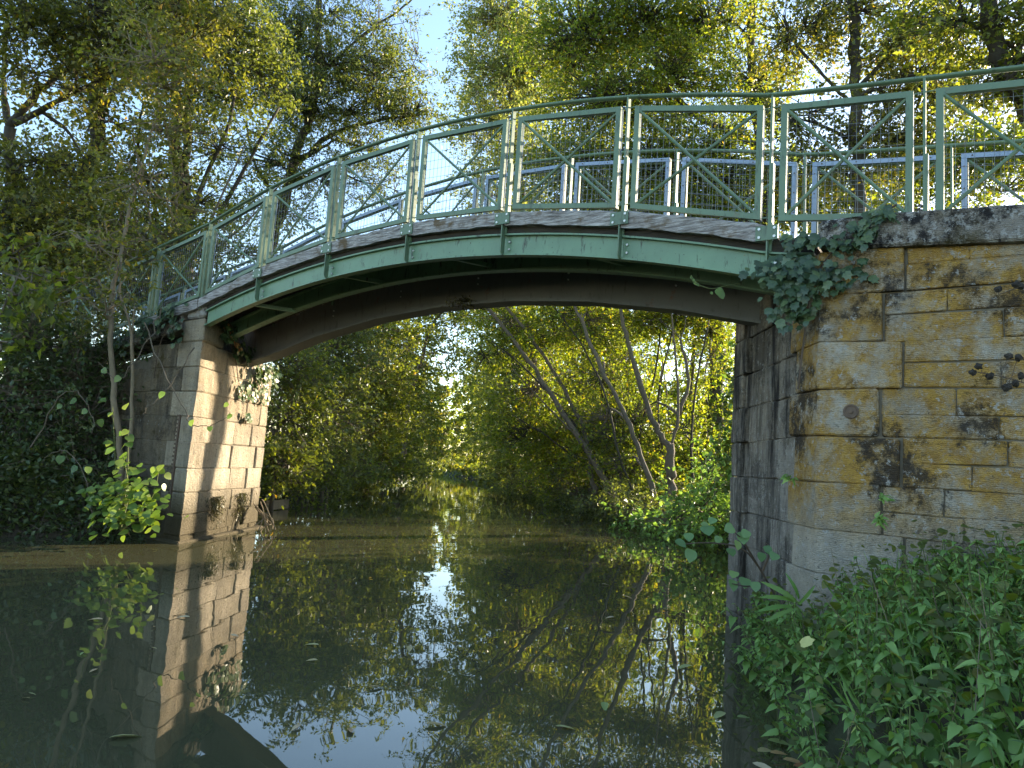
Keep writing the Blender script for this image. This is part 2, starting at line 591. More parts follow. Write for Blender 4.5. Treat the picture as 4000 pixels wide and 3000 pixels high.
def leaf_cloud(name, mat, parent, pos, out, size, aspect=.55, up=.75, droop=.35, gaps=True):
    """many small folded leaves as one mesh; pos (n,3), out: growth directions (n,3)"""
    if gaps:
        k = rng.random(len(pos)) > sun_gap(pos)
        pos, out = pos[k], out[k]
    n = len(pos)
    if n == 0:
        return None
    nr = rng.normal(size=(n, 3)) * .75 + np.array([0, 0, up])
    nr /= np.linalg.norm(nr, axis=1, keepdims=True)
    d = out + rng.normal(size=(n, 3)) * .6 - np.array([0, 0, droop])
    d -= nr * (d * nr).sum(1, keepdims=True)
    d /= np.linalg.norm(d, axis=1, keepdims=True) + 1e-9
    s = np.cross(nr, d)
    ln = size * rng.uniform(.6, 1.25, n)[:, None]
    wd = ln * aspect * rng.uniform(.8, 1.2, n)[:, None]
    fold = wd * rng.uniform(.05, .35, n)[:, None]
    V = np.empty((n, 4, 3))
    V[:, 0] = pos
    V[:, 1] = pos + d * ln * .42 + s * wd * .5 + nr * fold
    V[:, 2] = pos + d * ln - nr * ln * .12
    V[:, 3] = pos + d * ln * .42 - s * wd * .5 + nr * fold
    off = np.array(parent.get('_o', (0, 0, 0)))
    V -= off
    me = bpy.data.meshes.new(name)
    me.vertices.add(n * 4)
    me.vertices.foreach_set('co', V.reshape(-1).astype(np.float32))
    idx = (np.arange(n)[:, None] * 4 + np.array([0, 1, 2, 0, 2, 3])[None]).reshape(-1)
    me.loops.add(n * 6)
    me.loops.foreach_set('vertex_index', idx.astype(np.int32))
    me.polygons.add(n * 2)
    me.polygons.foreach_set('loop_start', (np.arange(n * 2) * 3).astype(np.int32))
    a = me.attributes.new('rnd', 'FLOAT', 'FACE')
    a.data.foreach_set('value', np.repeat(np.clip(rng.beta(1.6, 1.9, n), 0, 1), 2).astype(np.float32))
    me.update(calc_edges=True)
    o = place(name, me, mat, parent)
    o['kind'] = 'stuff'
    return o


LEAF_SCALE, COVER_SCALE, BLOB_SCALE = 1.32, 1.12, 1.2


def make_plant(name, label, cat, trunks, blobs, leaf, mat, barkm='bark', group=None, base=None, aspect=.55, limb_r=.06, spread=.42, twigs=True, up=.75, droop=.35, per=26, gaps=True, fine=True):
    """tree or shrub: trunks = [(points, r0, r1)], blobs = [(centre, radii, cover)] of its crown"""
    trunks = [(catmull(p, 5), r0, r1) for p, r0, r1 in trunks]
    leaf *= LEAF_SCALE
    base = np.array(trunks[0][0][0]) if base is None else np.asarray(base)
    root = thing(name, base, label, cat, group)
    nodes, rads = [], []
    tm = MB()
    tparts = []
    for pts, r0, r1 in trunks:
        n = len(pts)
        rr = [(r0 + (r1 - r0) * (i / (n - 1)) ** .8) * rng.uniform(.88, 1.15) for i in range(n)]
        pj = [p + rng.normal(size=3) * r * .3 for p, r in zip(pts, rr)]
        b = MB().tube(pj, rr, 9)
        tparts.append(b)
        nodes += pj
        rads += rr
    for b in tparts:
        b.build('trunk' if len(tparts) == 1 else 'stem', barkm, root, smooth=True)
    bm_ = MB()
    P_, O_ = [], []
    la = .14 * leaf * leaf * (aspect / .55)
    for c, r, cover in blobs:
        c = np.asarray(c, float)
        r = np.asarray(r, float) * BLOB_SCALE
        nd = np.array(nodes)
        dd = np.linalg.norm(nd - c, axis=1) + np.maximum(0, nd[:, 2] - c[2] + .2) * 2.0
        j = int(dd.argmin())
        a = nd[j]
        mid = (a + c) / 2 + np.array([rng.normal() * .15, rng.normal() * .15, .12 * np.linalg.norm(c - a)])
        lp = catmull([a, mid, c + rng.normal(size=3) * r * .15], 5)
        r0 = min(rads[j] * .7, limb_r * (.6 + .25 * np.linalg.norm(c - a)))
        lr = list(np.linspace(r0, .012, len(lp)))
        lp = [p + (rng.normal(size=3) * .04 if 0 < i < len(lp) - 1 else 0) for i, p in enumerate(lp)]
        bm_.tube(lp, lr, 5)
        loc_nodes = np.array(lp[2:])
        nleaf = COVER_SCALE * cover * math.pi * r[0] * r[2] / la
        ncl = max(3, int(nleaf / per))
        dirs = rng.normal(size=(ncl, 3))
        dirs /= np.linalg.norm(dirs, axis=1, keepdims=True)
        cc = c + dirs * r * (rng.random((ncl, 1)) ** .4) * rng.uniform(.8, 1.35, (ncl, 1))
        if twigs:
            bm_.twigs(cc, loc_nodes)
        # leafy sprays: short side shoots with leaves set along them
        ns = 3
        ax = cc - c
        ax /= np.linalg.norm(ax, axis=1, keepdims=True) + 1e-9
        sd_ = np.repeat(ax, ns, 0) * .7 + rng.normal(size=(ncl * ns, 3)) * .75
        sd_[:, 2] = sd_[:, 2] * .7 - droop * .5
        sd_ /= np.linalg.norm(sd_, axis=1, keepdims=True)
        sl = rng.uniform(.45, 1.1, (ncl * ns, 1)) * spread * 2.0
        st = np.repeat(cc, ns, 0) - sd_ * sl * .25 + rng.normal(size=(ncl * ns, 3)) * spread * .25
        if twigs and fine:
            bm_.shoots(st, st + sd_ * sl, .0045)
        k = max(2, int(round(per / ns)))
        tt = rng.uniform(.05, 1.0, (ncl * ns, k, 1))
        pp = st[:, None] + sd_[:, None] * sl[:, None] * tt + rng.normal(size=(ncl * ns, k, 3)) * .035 * (spread / .34)
        pp[..., 2] -= .06 * (tt[..., 0] ** 2) * (spread / .34)
        side = np.cross(sd_, rng.normal(size=sd_.shape))
        side /= np.linalg.norm(side, axis=1, keepdims=True) + 1e-9
        oo = sd_[:, None] * .7 + side[:, None] * rng.choice([-1., 1.], (ncl * ns, k, 1)) * .9
        P_.append(pp.reshape(-1, 3))
        O_.append(oo.reshape(-1, 3))
    if bm_.n:
        o = bm_.build('branches', barkm, root)
        o['kind'] = 'stuff'
    if P_:
        leaf_cloud('crown' if cat == 'tree' else 'foliage', mat, root, np.concatenate(P_), np.concatenate(O_), leaf, aspect, up, droop, gaps)
    return root


def blobs_px(lst):
    """(px x, px y, depth m, half width px, half height px, half depth m, cover) -> crown blobs"""
    out = []
    for x, y, d, rx, ry, rz, cov in lst:
        out.append((P(x, y, d), (rx * d / FPX, rz, ry * d / FPX), cov))
    return out


def path_px(lst):
    return [P(*a) for a in lst]


# ================================================================== setting: ground, river
def interp(y, tab):
    t = np.array(tab)
    return np.interp(y, t[:, 0], t[:, 1])


XL = [(-60, -14), (2, -9.5), (9, -7.6), (10.0, -6.6), (10.8, -5.2), (13.3, -4.9), (15, -5.9), (18, -6.2), (25, -6.5), (35, -7.1), (64, -8.6), (84, -9.8), (92, -12), (100, -30)]
XR = [(-60, -4), (.2, -1.6), (.7, .3), (1.4, 1.05), (2.2, 1.2), (2.9, 1.3), (3.9, 1.5), (4.8, 1.75), (5.5, 1.92), (6.2, 2.0), (6.7, 2.3), (7.0, 2.46), (7.9, 2.5), (8.6, 3.4), (12, 4.6), (15.3, 4.9), (19.9, 4.55), (25.6, 3.95), (28, 2.95), (37, 1.7), (55, -1.5), (69, -5.6), (78, -7.4), (86, -9), (100, -28)]


def hgt(x, y):
    el = interp(y, XL) - x
    er = x - interp(y, XR)
    e = np.maximum(el, er)
    top = np.where(el > er, 1.25, np.where(y < 6.2, 1.15, 1.0))
    near = np.where((er > el) & (y < 6.2), .9, .55)
    z = np.where(e > 0, -.12 + top * (1 - np.exp(-np.maximum(e, 0) / near)) + .03 * np.minimum(np.maximum(e, 0), 20), -.12 - .9 * (1 - np.exp(np.minimum(e, 0) / .6)))
    z = z + np.where(e > .3, .06 * np.sin(x * 2.1 + y * 1.3) + .05 * np.sin(x * 3.7 - y * 2.9), 0)
    foot = (y > 5.35) & (y < 7.2) & (er > el) & (x < 2.6)
    return np.where(foot, np.minimum(z, .26), z)


gx = np.unique(np.concatenate([np.linspace(-400, -40, 12), np.linspace(-40, -12, 24), np.linspace(-12, 12, 121), np.linspace(12, 40, 24), np.linspace(40, 400, 12)]))
gy = np.unique(np.concatenate([np.linspace(-400, -10, 10), np.linspace(-10, 0, 14), np.linspace(0, 30, 121), np.linspace(30, 110, 100), np.linspace(110, 500, 10)]))
X_, Y_ = np.meshgrid(gx, gy)
Z_ = hgt(X_, Y_)
vv = np.stack([X_, Y_, Z_], -1).reshape(-1, 3)
nx, ny = len(gx), len(gy)
ff = [(j * nx + i, j * nx + i + 1, (j + 1) * nx + i + 1, (j + 1) * nx + i) for j in range(ny - 1) for i in range(nx - 1)]
g = MB()
g.v = vv.tolist()
g.f = ff
g.n = len(vv)
tag(g.build('ground', 'soil', smooth=True), kind='structure')
wt = MB().add([(-70, -60, 0), (30, -60, 0), (30, 110, 0), (-70, 110, 0)], [(0, 1, 2, 3)])
tag(wt.build('river', 'water'), kind='structure')


# ================================================================== stone building blocks
def prism(poly, z0, z1, bev=.012, jit=.006, z0f=None, z1f=None):
    """bevelled stone from a plan polygon (list of (x, y)); z0f / z1f: functions of the point for sloping beds"""
    bm = bmesh.new()
    lo = [bm.verts.new((p[0] + random.gauss(0, jit) * .5, p[1] + random.gauss(0, jit) * .5, (z0f(p) if z0f else z0) + random.gauss(0, jit) * .6)) for p in poly]
    hi = [bm.verts.new((p[0] + random.gauss(0, jit) * .5, p[1] + random.gauss(0, jit) * .5, (z1f(p) if z1f else z1) + random.gauss(0, jit) * .6)) for p in poly]
    n = len(poly)
    bm.faces.new(lo[::-1])
    bm.faces.new(hi)
    for i in range(n):
        bm.faces.new((lo[i], lo[(i + 1) % n], hi[(i + 1) % n], hi[i]))
    bmesh.ops.recalc_face_normals(bm, faces=bm.faces)
    if bev:
        bmesh.ops.bevel(bm, geom=list(bm.edges), offset=bev, segments=1, affect='EDGES', profile=.5)
    return bm


def stone(parent, poly, z0, z1, mat, name='stone', bev=.012, jit=.009, z0f=None, z1f=None):
    bm = prism(poly, z0, z1, bev * random.uniform(.7, 1.7), jit, z0f, z1f)
    off = Vector(parent.get('_o'))
    bmesh.ops.translate(bm, verts=bm.verts, vec=-off)
    me = bpy.data.meshes.new(name)
    bm.to_mesh(me)
    bm.free()
    return place(name, me, mat, parent)


def strip(P0, a, nout, s0, s1, proud, depth=.16):
    """plan polygon of a wall stone between s0 and s1 along direction a"""
    P0, a, nout = map(np.asarray, (P0, a, nout))
    return [P0 + a * s0 + nout * proud, P0 + a * s1 + nout * proud, P0 + a * s1 - nout * depth, P0 + a * s0 - nout * depth]


def split(s0, s1, lo, hi):
    out = [s0]
    while s1 - out[-1] > hi * 1.25:
        out.append(out[-1] + random.uniform(lo, hi))
    if s1 - out[-1] < lo * .6 and len(out) > 1:
        out.pop()
    return out + [s1]


G = .0022
b2, n2 = BB[:2], BN[:2]

# ------------------------------------------------------------------ right abutment
KR = np.array([2.42, 5.55])
aS, nS = b2, -n2
aR = nrm([.02, 1.]); nR = np.array([-aR[1], aR[0]])
ab = thing('bridge_abutment', (KR[0], KR[1], 0), 'ochre lichen-covered stone abutment wall on the right bank', 'abutment')
RL = 2.26
core = MB()
c0 = KR - nS * .06 - nR * .06 + np.array([.05, .0])
p_core = [KR - nS * .022 + aS * .06, KR - nS * .022 + aS * 8, KR + n2 * 2.0 + aS * 8, KR + aR * (RL - .03) - nR * .048 + aS * .02, KR - nR * .048 + aR * .06]
core.hexa
lo = [(p[0], p[1], -.6) for p in p_core]
hi = [(p[0], p[1], 3.28) for p in p_core]
core.add(lo + hi, [(0, 1, 2, 3, 4), (9, 8, 7, 6, 5)] + [(i, i + 5, (i + 1) % 5 + 5, (i + 1) % 5) for i in range(5)])
core.build('wall_core', 'mortar', ab)
rowsR = [-.25, .08, .43, .78, 1.11, 1.475, 1.835, 2.20, 2.56, 2.94, 3.31]
for i in range(len(rowsR) - 1):
    z0, z1 = rowsR[i] + G, rowsR[i + 1] - G
    big = i % 2 == 1
    ls = .58 if big else .425
    lr = .55 if not big else .43
    ls += random.uniform(-.02, .02)
    # corner quoin, one L-shaped block round the skewed corner
    q = KR + nS * .018 + nR * .018 * .4
    poly = [q + aS * ls, KR + aS * ls - nS * .2, KR + aR * lr - nR * .2, q + aR * lr + nR * .012, q]
    stone(ab, poly, z0, z1, 'stone_ochre', 'quoin', .009)
    zm = (z0 + z1) / 2 + random.uniform(-.02, .02)
    for a0, a1 in ((z0, zm - G), (zm + G, z1)):
        xs = split(ls + .01, 6.2, .38, .9)
        for s0, s1 in zip(xs, xs[1:]):
            stone(ab, strip(KR, aS, nS, s0 + G, s1 - G, random.uniform(-.012, .006)), a0, a1, 'stone_ochre', 'stone', .007)
    # river face
    lf = .30 if big else .46
    m_ = RL - lf - lr
    xs = [lr + .01] + sorted(lr + m_ * t + random.uniform(-.12, .12) for t in ((.33, .68) if i % 3 else (.5,))) + [RL - lf]
    for s0, s1 in zip(xs, xs[1:]):
        stone(ab, strip(KR, aR, nR, s0 + G, s1 - G, random.uniform(-.035, -.022)), z0, z1, 'stone_river', 'stone', .008)
    poly = strip(KR, aR, nR, RL - lf + G, RL, .012 + random.uniform(0, .008), .2)
    stone(ab, poly, z0, z1, 'stone_river', 'quoin', .012)


def cope_top(p):
    u = (np.asarray(p) - BO[:2]) @ b2
    return 3.565 - .066 * (u - 3.2)


xs = [-.03, .33, 1.52, 2.8, 4.1, 5.4]
for s0, s1 in zip(xs, xs[1:]):
    poly = strip(KR, aS, nS, s0 + .006, s1 - .006, .075, .42)
    stone(ab, poly, 0, 0, 'stone_cope', 'cope_stone', .022, .012, z0f=lambda p: cope_top(p) - .25, z1f=cope_top)
# iron tie plate
pc = np.array([*(KR + aS * .235 + nS * .02), 2.02])
nS3 = np.array([nS[0], nS[1], 0])
d = MB()
d.disc(pc, nS3, .056, .016, 20)
d.tube([pc + nS3 * .014 + .047 * (math.cos(t) * BB + math.sin(t) * ZZ) for t in np.linspace(0, 2 * math.pi, 19)], .009, 5, False)
d.disc(pc + nS3 * .012, nS3, .015, .018, 8)
tag(d.build('tie_plate', 'iron', ab), 'round rusty iron tie plate')

# ------------------------------------------------------------------ left pier and ramp wall
KL = np.array([-4.61, 10.40])
aP = -b2
nP = -n2
aQ = nrm([.055, 1.]); nQ = np.array([aQ[1], -aQ[0]])
PLn = 2.72
pier = thing('bridge_pier', (KL[0], KL[1], 0), 'pale stone pier lit by low sun on the left bank', 'pier')


def ramp_z(u):
    return rail_z(u) - 1.27


def rail_z(u):
    if u > 2.738:
        return 4.762 - .125 * (u - 2.738)
    if u < -5.476:
        return 4.763 + .157 * (u + 5.476)
    return 5.343 - .0344 * (u + 1.369) ** 2


def u_of(p):
    return (np.asarray(p) - BO[:2]) @ b2


core = MB()
p_core = [KL - nP * .022 + aP * .06, KL - nP * .022 + aP * 7, KL + n2 * 2.2 + aP * 7, KL + aQ * (PLn - .03) - nQ * .042 + aP * .02, KL - nQ * .042 + aQ * .06]
lo = [(p[0], p[1], -.8) for p in p_core]
hi = [(p[0], p[1], min(2.92, ramp_z(u_of(p)) - .3)) for p in p_core]
core.add(lo + hi, [(4, 3, 2, 1, 0), (5, 6, 7, 8, 9)] + [(i, (i + 1) % 5, (i + 1) % 5 + 5, i + 5) for i in range(5)])
core.build('wall_core', 'mortar', pier)
rowsL = [-.30, .10, .40, .72, 1.07, 1.45, 1.83, 2.20, 2.57, 2.94]
for i in range(len(rowsL) - 1):
    z0, z1 = rowsL[i] + G, rowsL[i + 1] - G
    big = i % 2 == 0
    ls = .62 if big else .42
    lr = .45 if big else .80
    bat = .012 * (1 - z0 / 3)
    q = KL + nP * .018 + nQ * .012
    poly = [q, q + aQ * lr, KL + aQ * lr - nQ * .2, KL + aP * ls - nP * .2, q + aP * ls]
    stone(pier, poly, z0, z1, 'stone_pier', 'quoin', .012)
    xs = split(ls + .01, 4.6, .4, .8)
    for s0, s1 in zip(xs, xs[1:]):
        if z1 < ramp_z(u_of(KL + aP * s1)) - .25:
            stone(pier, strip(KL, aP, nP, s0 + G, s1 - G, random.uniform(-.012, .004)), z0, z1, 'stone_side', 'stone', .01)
    lf = .34 if big else .62
    xs = split(lr + .01, PLn - lf, .4, .75)
    for s0, s1 in zip(xs, xs[1:]):
        stone(pier, strip(KL, aQ, nQ, s0 + G, s1 - G, random.uniform(-.03, -.008)), z0, z1, 'stone_pier', 'stone', .01)
    pr = random.choice([.012, .02, .0, .006])
    stone(pier, strip(KL, aQ, nQ, PLn - lf + G, PLn, pr, .2), z0, z1, 'stone_pier', 'quoin', .012)
# upper courses set back behind the girder bearings
for i, (z0, z1) in enumerate(((2.945, 3.25), (3.255, 3.55))):
    xs = split(.35, PLn, .45, .8)
    for s0, s1 in zip(xs, xs[1:]):
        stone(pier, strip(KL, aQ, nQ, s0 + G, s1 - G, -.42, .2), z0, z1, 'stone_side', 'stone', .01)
# cap blocks on the corner and cope along the ramp
q = KL + nP * .03 + nQ * .03
stone(pier, [q, q + aQ * .7, q + aQ * .7 - nQ * .6 + aP * .3, q + aP * .55 - nP * .3, q + aP * .55], 2.945, 3.29, 'stone_pier', 'cap_stone', .02, .014)
q = KL + nP * .05 + nQ * .05
stone(pier, [q, q + aQ * .45, q + aQ * .45 - nQ * .5 + aP * .2, q + aP * .5 - nP * .35, q + aP * .5], 3.30, 3.58, 'stone_cope', 'cap_stone', .025, .02)
xs = [.52, 1.5, 2.6, 3.7, 4.8, 6.0, 7.2]
for s0, s1 in zip(xs, xs[1:]):
    poly = strip(KL, aP, nP, s0 + .006, s1 - .006, .06, .42)
    stone(pier, poly, 0, 0, 'stone_cope', 'cope_stone', .02, .012, z0f=lambda p: ramp_z(u_of(p)) - .28, z1f=lambda p: ramp_z(u_of(p)) - .03)
ft = MB()
fl = [KL + nP * .13 + nQ * .12 - aP * .0, KL + nQ * .12 + aQ * (PLn + .1), KL - nQ * .2 + aQ * (PLn + .1), KL - nP * .2 + aP * 1.4, KL + nP * .13 + aP * 1.4]
stone(pier, fl, -.5, .045, 'stone_pier', 'footing', .02, .02)

# water gauge: toothed strip on the dark side of the pier corner
gg = thing('water_gauge', (*(KL + aP * .33 + nP * .03), .4), 'narrow dark toothed water gauge on the shaded side of the pier corner', 'gauge')
pl = MB()
a3 = np.array([aP[0], aP[1], 0]); nP3 = np.array([nP[0], nP[1], 0]); K3 = np.array([KL[0], KL[1], 0])


def wbox(mb, s0, s1, d0, d1, z0, z1):
    mb.hexa([K3 + a3 * s0 + nP3 * d0 + ZZ * z0, K3 + a3 * s1 + nP3 * d0 + ZZ * z0, K3 + a3 * s1 + nP3 * d1 + ZZ * z0, K3 + a3 * s0 + nP3 * d1 + ZZ * z0,
             K3 + a3 * s0 + nP3 * d0 + ZZ * z1, K3 + a3 * s1 + nP3 * d0 + ZZ * z1, K3 + a3 * s1 + nP3 * d1 + ZZ * z1, K3 + a3 * s0 + nP3 * d1 + ZZ * z1])


wbox(pl, .30, .335, .0, .032, .35, 1.85)
pl.build('staff', 'iron', gg)
for k in range(25):
    t_ = MB()
    z = .38 + k * .06
    wbox(t_, .336, .375 if k % 2 else .39, .004, .028, z, z + .028)
    t_.build('tooth', 'iron', gg)

# ================================================================== footbridge
br = thing('footbridge', B(-1.37, .65, 3.5), 'arched green steel footbridge with timber deck edge crossing the river', 'footbridge')
SP = 1.369
posts_near = [(3 - k) * SP for k in range(1, 12)] + [3.875, 5.05, 6.2]
posts_near.sort()
posts_far = [(3 - k) * SP for k in range(1, 11)] + [4.0, 5.2, 6.4]
posts_far.sort()
ZB = 1.635


def sweep_u(us, prof):
    """sweep a closed profile [(w, dz)] along u; heights follow the rail line"""
    mb = MB()
    k = len(prof)
    for u in us:
        mb.v.extend([tuple(B(u, w, rail_z(u) + dz)) for w, dz in prof])
    n = len(us)
    for i in range(n - 1):
        for j in range(k):
            j2 = (j + 1) % k
            mb.f.append((i * k + j, i * k + j2, (i + 1) * k + j2, (i + 1) * k + j))
    mb.f.append(tuple(range(k - 1, -1, -1)))
    mb.f.append(tuple((n - 1) * k + j for j in range(k)))
    mb.n = len(mb.v)
    return mb


def ibeam(w, top, bot, fl=.055, t=.018):
    return [(w - fl, -bot), (w + fl, -bot), (w + fl, -bot + t), (w + .008, -bot + t + .004), (w + .008, -top - t), (w + fl, -top - t), (w + fl, -top), (w - fl, -top), (w - fl, -top - t), (w - .008, -top - t), (w - .008, -bot + t + .004), (w - fl, -bot + t)]


us = np.linspace(-5.32, 3.1, 60)
sweep_u(us, ibeam(.03, 1.40, ZB, .05)).build('girder', 'green_beam', br)
sweep_u(np.linspace(-5.98, 2.85, 60), ibeam(.62, 1.40, ZB, .06)).build('girder', 'green_beam', br)
# deeper grey girder made of straight welded lengths
usg = np.array([-6.55, -5.55, -4.35, -3.1, -1.95, -.75, .35, 1.45, 2.45])
fg = sweep_u(usg, [(1.30, -1.80), (1.48, -1.80), (1.48, -1.30), (1.30, -1.30)]).build('girder', 'grey_beam', br)
fg['label'] = 'dark grey girder of straight welded lengths at the back'
sweep_u(usg, [(1.25, -1.835), (1.52, -1.835), (1.52, -1.80), (1.25, -1.80)]).build('girder_flange', 'grey_beam', fg)
# joist band under the edge timber, deck planks
sweep_u(us, [(.0, -1.40), (.10, -1.40), (.10, -1.30), (.0, -1.30)]).build('joist', 'timber_dark', br)
sweep_u(us, [(.57, -1.40), (.67, -1.40), (.67, -1.30), (.57, -1.30)]).build('joist', 'timber_dark', br)
pk = MB()
pk.hexa([(-.068, -.62, -.02), (.068, -.62, -.02), (.068, .62, -.02), (-.068, .62, -.02), (-.068, -.62, .03), (.068, -.62, .03), (.068, .62, .03), (-.068, .62, .03)])
pm = bpy.data.meshes.new('plank')
pm.from_pydata(pk.v, [], pk.f)
for k in range(62):
    u = -5.95 + k * .147
    o = place('plank', pm, 'timber_dark', br)
    sl = math.atan2(rail_z(u + .05) - rail_z(u - .05), .1)
    o.location = Vector(B(u, .70, rail_z(u) - 1.277)) - Vector(br['_o'])
    o.rotation_euler = (Matrix.Rotation(-BTH, 4, 'Z') @ Matrix.Rotation(-sl, 4, 'Y')).to_euler()
# cross bars between the girders
for u in np.arange(-4.4, 2.8, 1.75):
    z = rail_z(u) - ZB + .03
    MB().hexa([B(u, .05, z), B(u + .05, .05, z), B(u + .32, .60, z), B(u + .27, .60, z), B(u, .05, z + .05), B(u + .05, .05, z + .05), B(u + .32, .60, z + .05), B(u + .27, .60, z + .05)]).build('cross_bar', 'green_beam', br)

# edge timbers, one per bay, weathered
for i in range(1, 8):
    ua, ub = (3 - i) * SP - SP + .012, (3 - i) * SP - .012
    for sgn, w0, w1 in ((0, -.07, .03), (1, 1.30, 1.40)):
        if sgn and i == 7:
            continue
        k = 12
        mb = MB()
        for j in range(k + 1):
            u = ua + (ub - ua) * j / k
            zz = rail_z(ua) + (rail_z(ub) - rail_z(ua)) * j / k + .6 * (rail_z(u) - rail_z(ua) - (rail_z(ub) - rail_z(ua)) * j / k) - 1.25
            jt = random.gauss(0, .005)
            jb = random.gauss(0, .006)
            e = .03 if j in (0, k) else 0
            mb.v.extend([tuple(B(u, w0 + random.gauss(0, .003), zz - .078 + jb)), tuple(B(u, w1, zz - .078)), tuple(B(u, w1, zz + .07)), tuple(B(u, w0 + .012, zz + .072 + jt)), tuple(B(u, w0 + random.gauss(0, .003), zz + .055 + jt))])
        for j in range(k):
            for q in range(5):
                q2 = (q + 1) % 5
                mb.f.append((j * 5 + q, j * 5 + q2, (j + 1) * 5 + q2, (j + 1) * 5 + q))
        mb.f.append((4, 3, 2, 1, 0))
        mb.f.append(tuple(k * 5 + q for q in range(5)))
        mb.n = len(mb.v)
        mb.build('edge_timber', 'timber', br)


def railing(posts, w, side, on_span):
    """side = -1 outside faces the camera (near railing), +1 outside faces away (far railing)"""
    for u in posts:
        zr = rail_z(u)
        span = -4.2 < u < 2.8
        mb = MB()
        zb = zr - 1.40 if span else zr - 1.33
        mb.ubox(u - .009, u + .009, w - .028, w + .028, zb, zr - .01)
        mb.ubox(u + .0085, u + .026, w - .026, w + .026, zb, zr - .62)
        po = mb.build('post', 'green', br)
        for dz in (-.13, -1.09):
            s = MB()
            s.tube([B(u - .07, w + .006, zr + dz + (.02 if dz > -.5 else 0)), B(u + .07, w + .006, zr + dz + (.02 if dz > -.5 else 0))], .007, 5)
            s.build('stud', 'green', po)
        if span or abs(u - 2.738) < .01:
            f = w + side * .076
            zc = zr - 1.255
            pl = MB()
            pl.ubox(u - .092, u + .092, min(f, f + side * .012), max(f, f + side * .012), zc - .062, zc + .062)
            plo = pl.build('bracket_plate', 'green', br)
            for du in (-.062, .062):
                for dz in (-.036, .036):
                    MB().disc(B(u + du, f + side * .012, zc + dz), side * BN, .0125, .008, 6).build('bolt', 'bolt', plo)
            # hanger bar below the plate, rounded at the foot
            zlo = zr - ZB + .035
            hb = MB()
            prof = [(f + side * .004, zc - .05), (f - side * .066, zc - .05), (f - side * .066, zlo - .02), (f - side * .05, zlo - .035), (f - side * .02, zlo - .03), (f, zlo), (f + side * .004, zlo + .03)]
            k = len(prof)
            vs = [B(u - .006, a, z) for a, z in prof] + [B(u + .006, a, z) for a, z in prof]
            hb.add(vs, [tuple(range(k)), tuple(range(2 * k - 1, k - 1, -1))] + [(i, i + k, (i + 1) % k + k, (i + 1) % k) for i in range(k)])
            ho = hb.build('hanger', 'green', plo)
            for zz in (.03, .11):
                MB().disc(B(u + .05, w + side * -.018, zlo + zz), side * BN, .012, .012, 6).build('bolt', 'bolt', plo)
    for u0, u1 in zip(posts, posts[1:]):
        gp = .075
        a, b_ = u0 + gp, u1 - gp
        ta, tb = rail_z(a) - .098, rail_z(b_) - .098
        ba, bb_ = ta - 1.03, tb - 1.03
        fw = .052
        sl = (tb - ta) / (b_ - a)
        O4 = [(a, ba), (b_, bb_), (b_, tb), (a, ta)]
        I4 = [(a + fw, ba + fw * (1 + sl)), (b_ - fw, bb_ + fw * (1 - sl)), (b_ - fw, tb - fw * (1 + sl)), (a + fw, ta - fw * (1 - sl))]

        def ring(mb, w0, w1, O4, I4):
            vs = [B(p[0], w0, p[1]) for p in O4] + [B(p[0], w0, p[1]) for p in I4] + [B(p[0], w1, p[1]) for p in O4] + [B(p[0], w1, p[1]) for p in I4]
            fs = []
            for i in range(4):
                j = (i + 1) % 4
                fs += [(i, j, j + 4, i + 4), (i + 8, i + 12, j + 12, j + 8), (i, i + 8, j + 8, j), (i + 4, j + 4, j + 12, i + 12)]
            mb.add(vs, fs)
        mb = MB()
        ring(mb, w - .018, w + .018, O4, I4)
        fr = mb.build('railing_panel', 'green', br)
        wi = w - side * .024   # inside face
        for p, q in ((I4[0], I4[2]), (I4[3], I4[1])):
            off = .006 if p is I4[0] else -.006
            MB().tube([B(p[0], w + off, p[1]), B(q[0], w + off, q[1])], .0145, 6).build('brace', 'green', fr)
        wm = MB()
        nv = int(round((b_ - a - .02) / .0575))
        for k in range(1, nv):
            u = a + (b_ - a) * k / nv
            z0 = ba + (bb_ - ba) * k / nv
            wm.tube([B(u, wi, z0 - .02), B(u + .004, wi, z0 + .52), B(u, wi, z0 + 1.02)], .0021, 3, False)
        for k in range(1, 10):
            dz = 1.03 * k / 10
            wm.tube([B(a + .01, wi - side * .005, ba + dz), B(b_ - .01, wi - side * .005, bb_ + dz)], .0021, 3, False)
        o = wm.build('wire_mesh', 'wire', fr)
        o['kind'] = 'stuff'
        # blue-grey clamp bars on the inside of the frame
        w0, w1 = wi - side * .012, wi - side * .019
        bw = .044
        for (p, q, r_, s_) in (((a, ta), (b_, tb), (b_, tb - bw), (a, ta - bw)), ((a, ta - bw - .003), (a + bw, ta - bw - .003 + bw * sl), (a + bw, ba + bw * sl), (a, ba)), ((b_ - bw, tb - bw - .003 - bw * sl), (b_, tb - bw - .003), (b_, bb_), (b_ - bw, bb_ - bw * sl))):
            mb = MB()
            mb.hexa([B(*[s_[0], w0, s_[1]]), B(r_[0], w0, r_[1]), B(r_[0], w1, r_[1]), B(s_[0], w1, s_[1]), B(p[0], w0, p[1]), B(q[0], w0, q[1]), B(q[0], w1, q[1]), B(p[0], w1, p[1])])
            cb = mb.build('clamp_bar', 'blue_steel', fr)
            if side > 0 and u0 > -3:
                horiz = (q[0] - p[0]) > .2
                for t in np.linspace(.08, .92, 4 if horiz else 5):
                    cu = (p[0] + q[0] + r_[0] + s_[0]) / 4 if not horiz else p[0] + (q[0] - p[0]) * t
                    cz = (p[1] + (s_[1] - p[1]) * t) if not horiz else (p[1] + (q[1] - p[1]) * t - bw / 2)
                    MB().disc(B(cu, w1, cz), -side * BN, .007, .006, 6).build('screw', 'iron', cb)
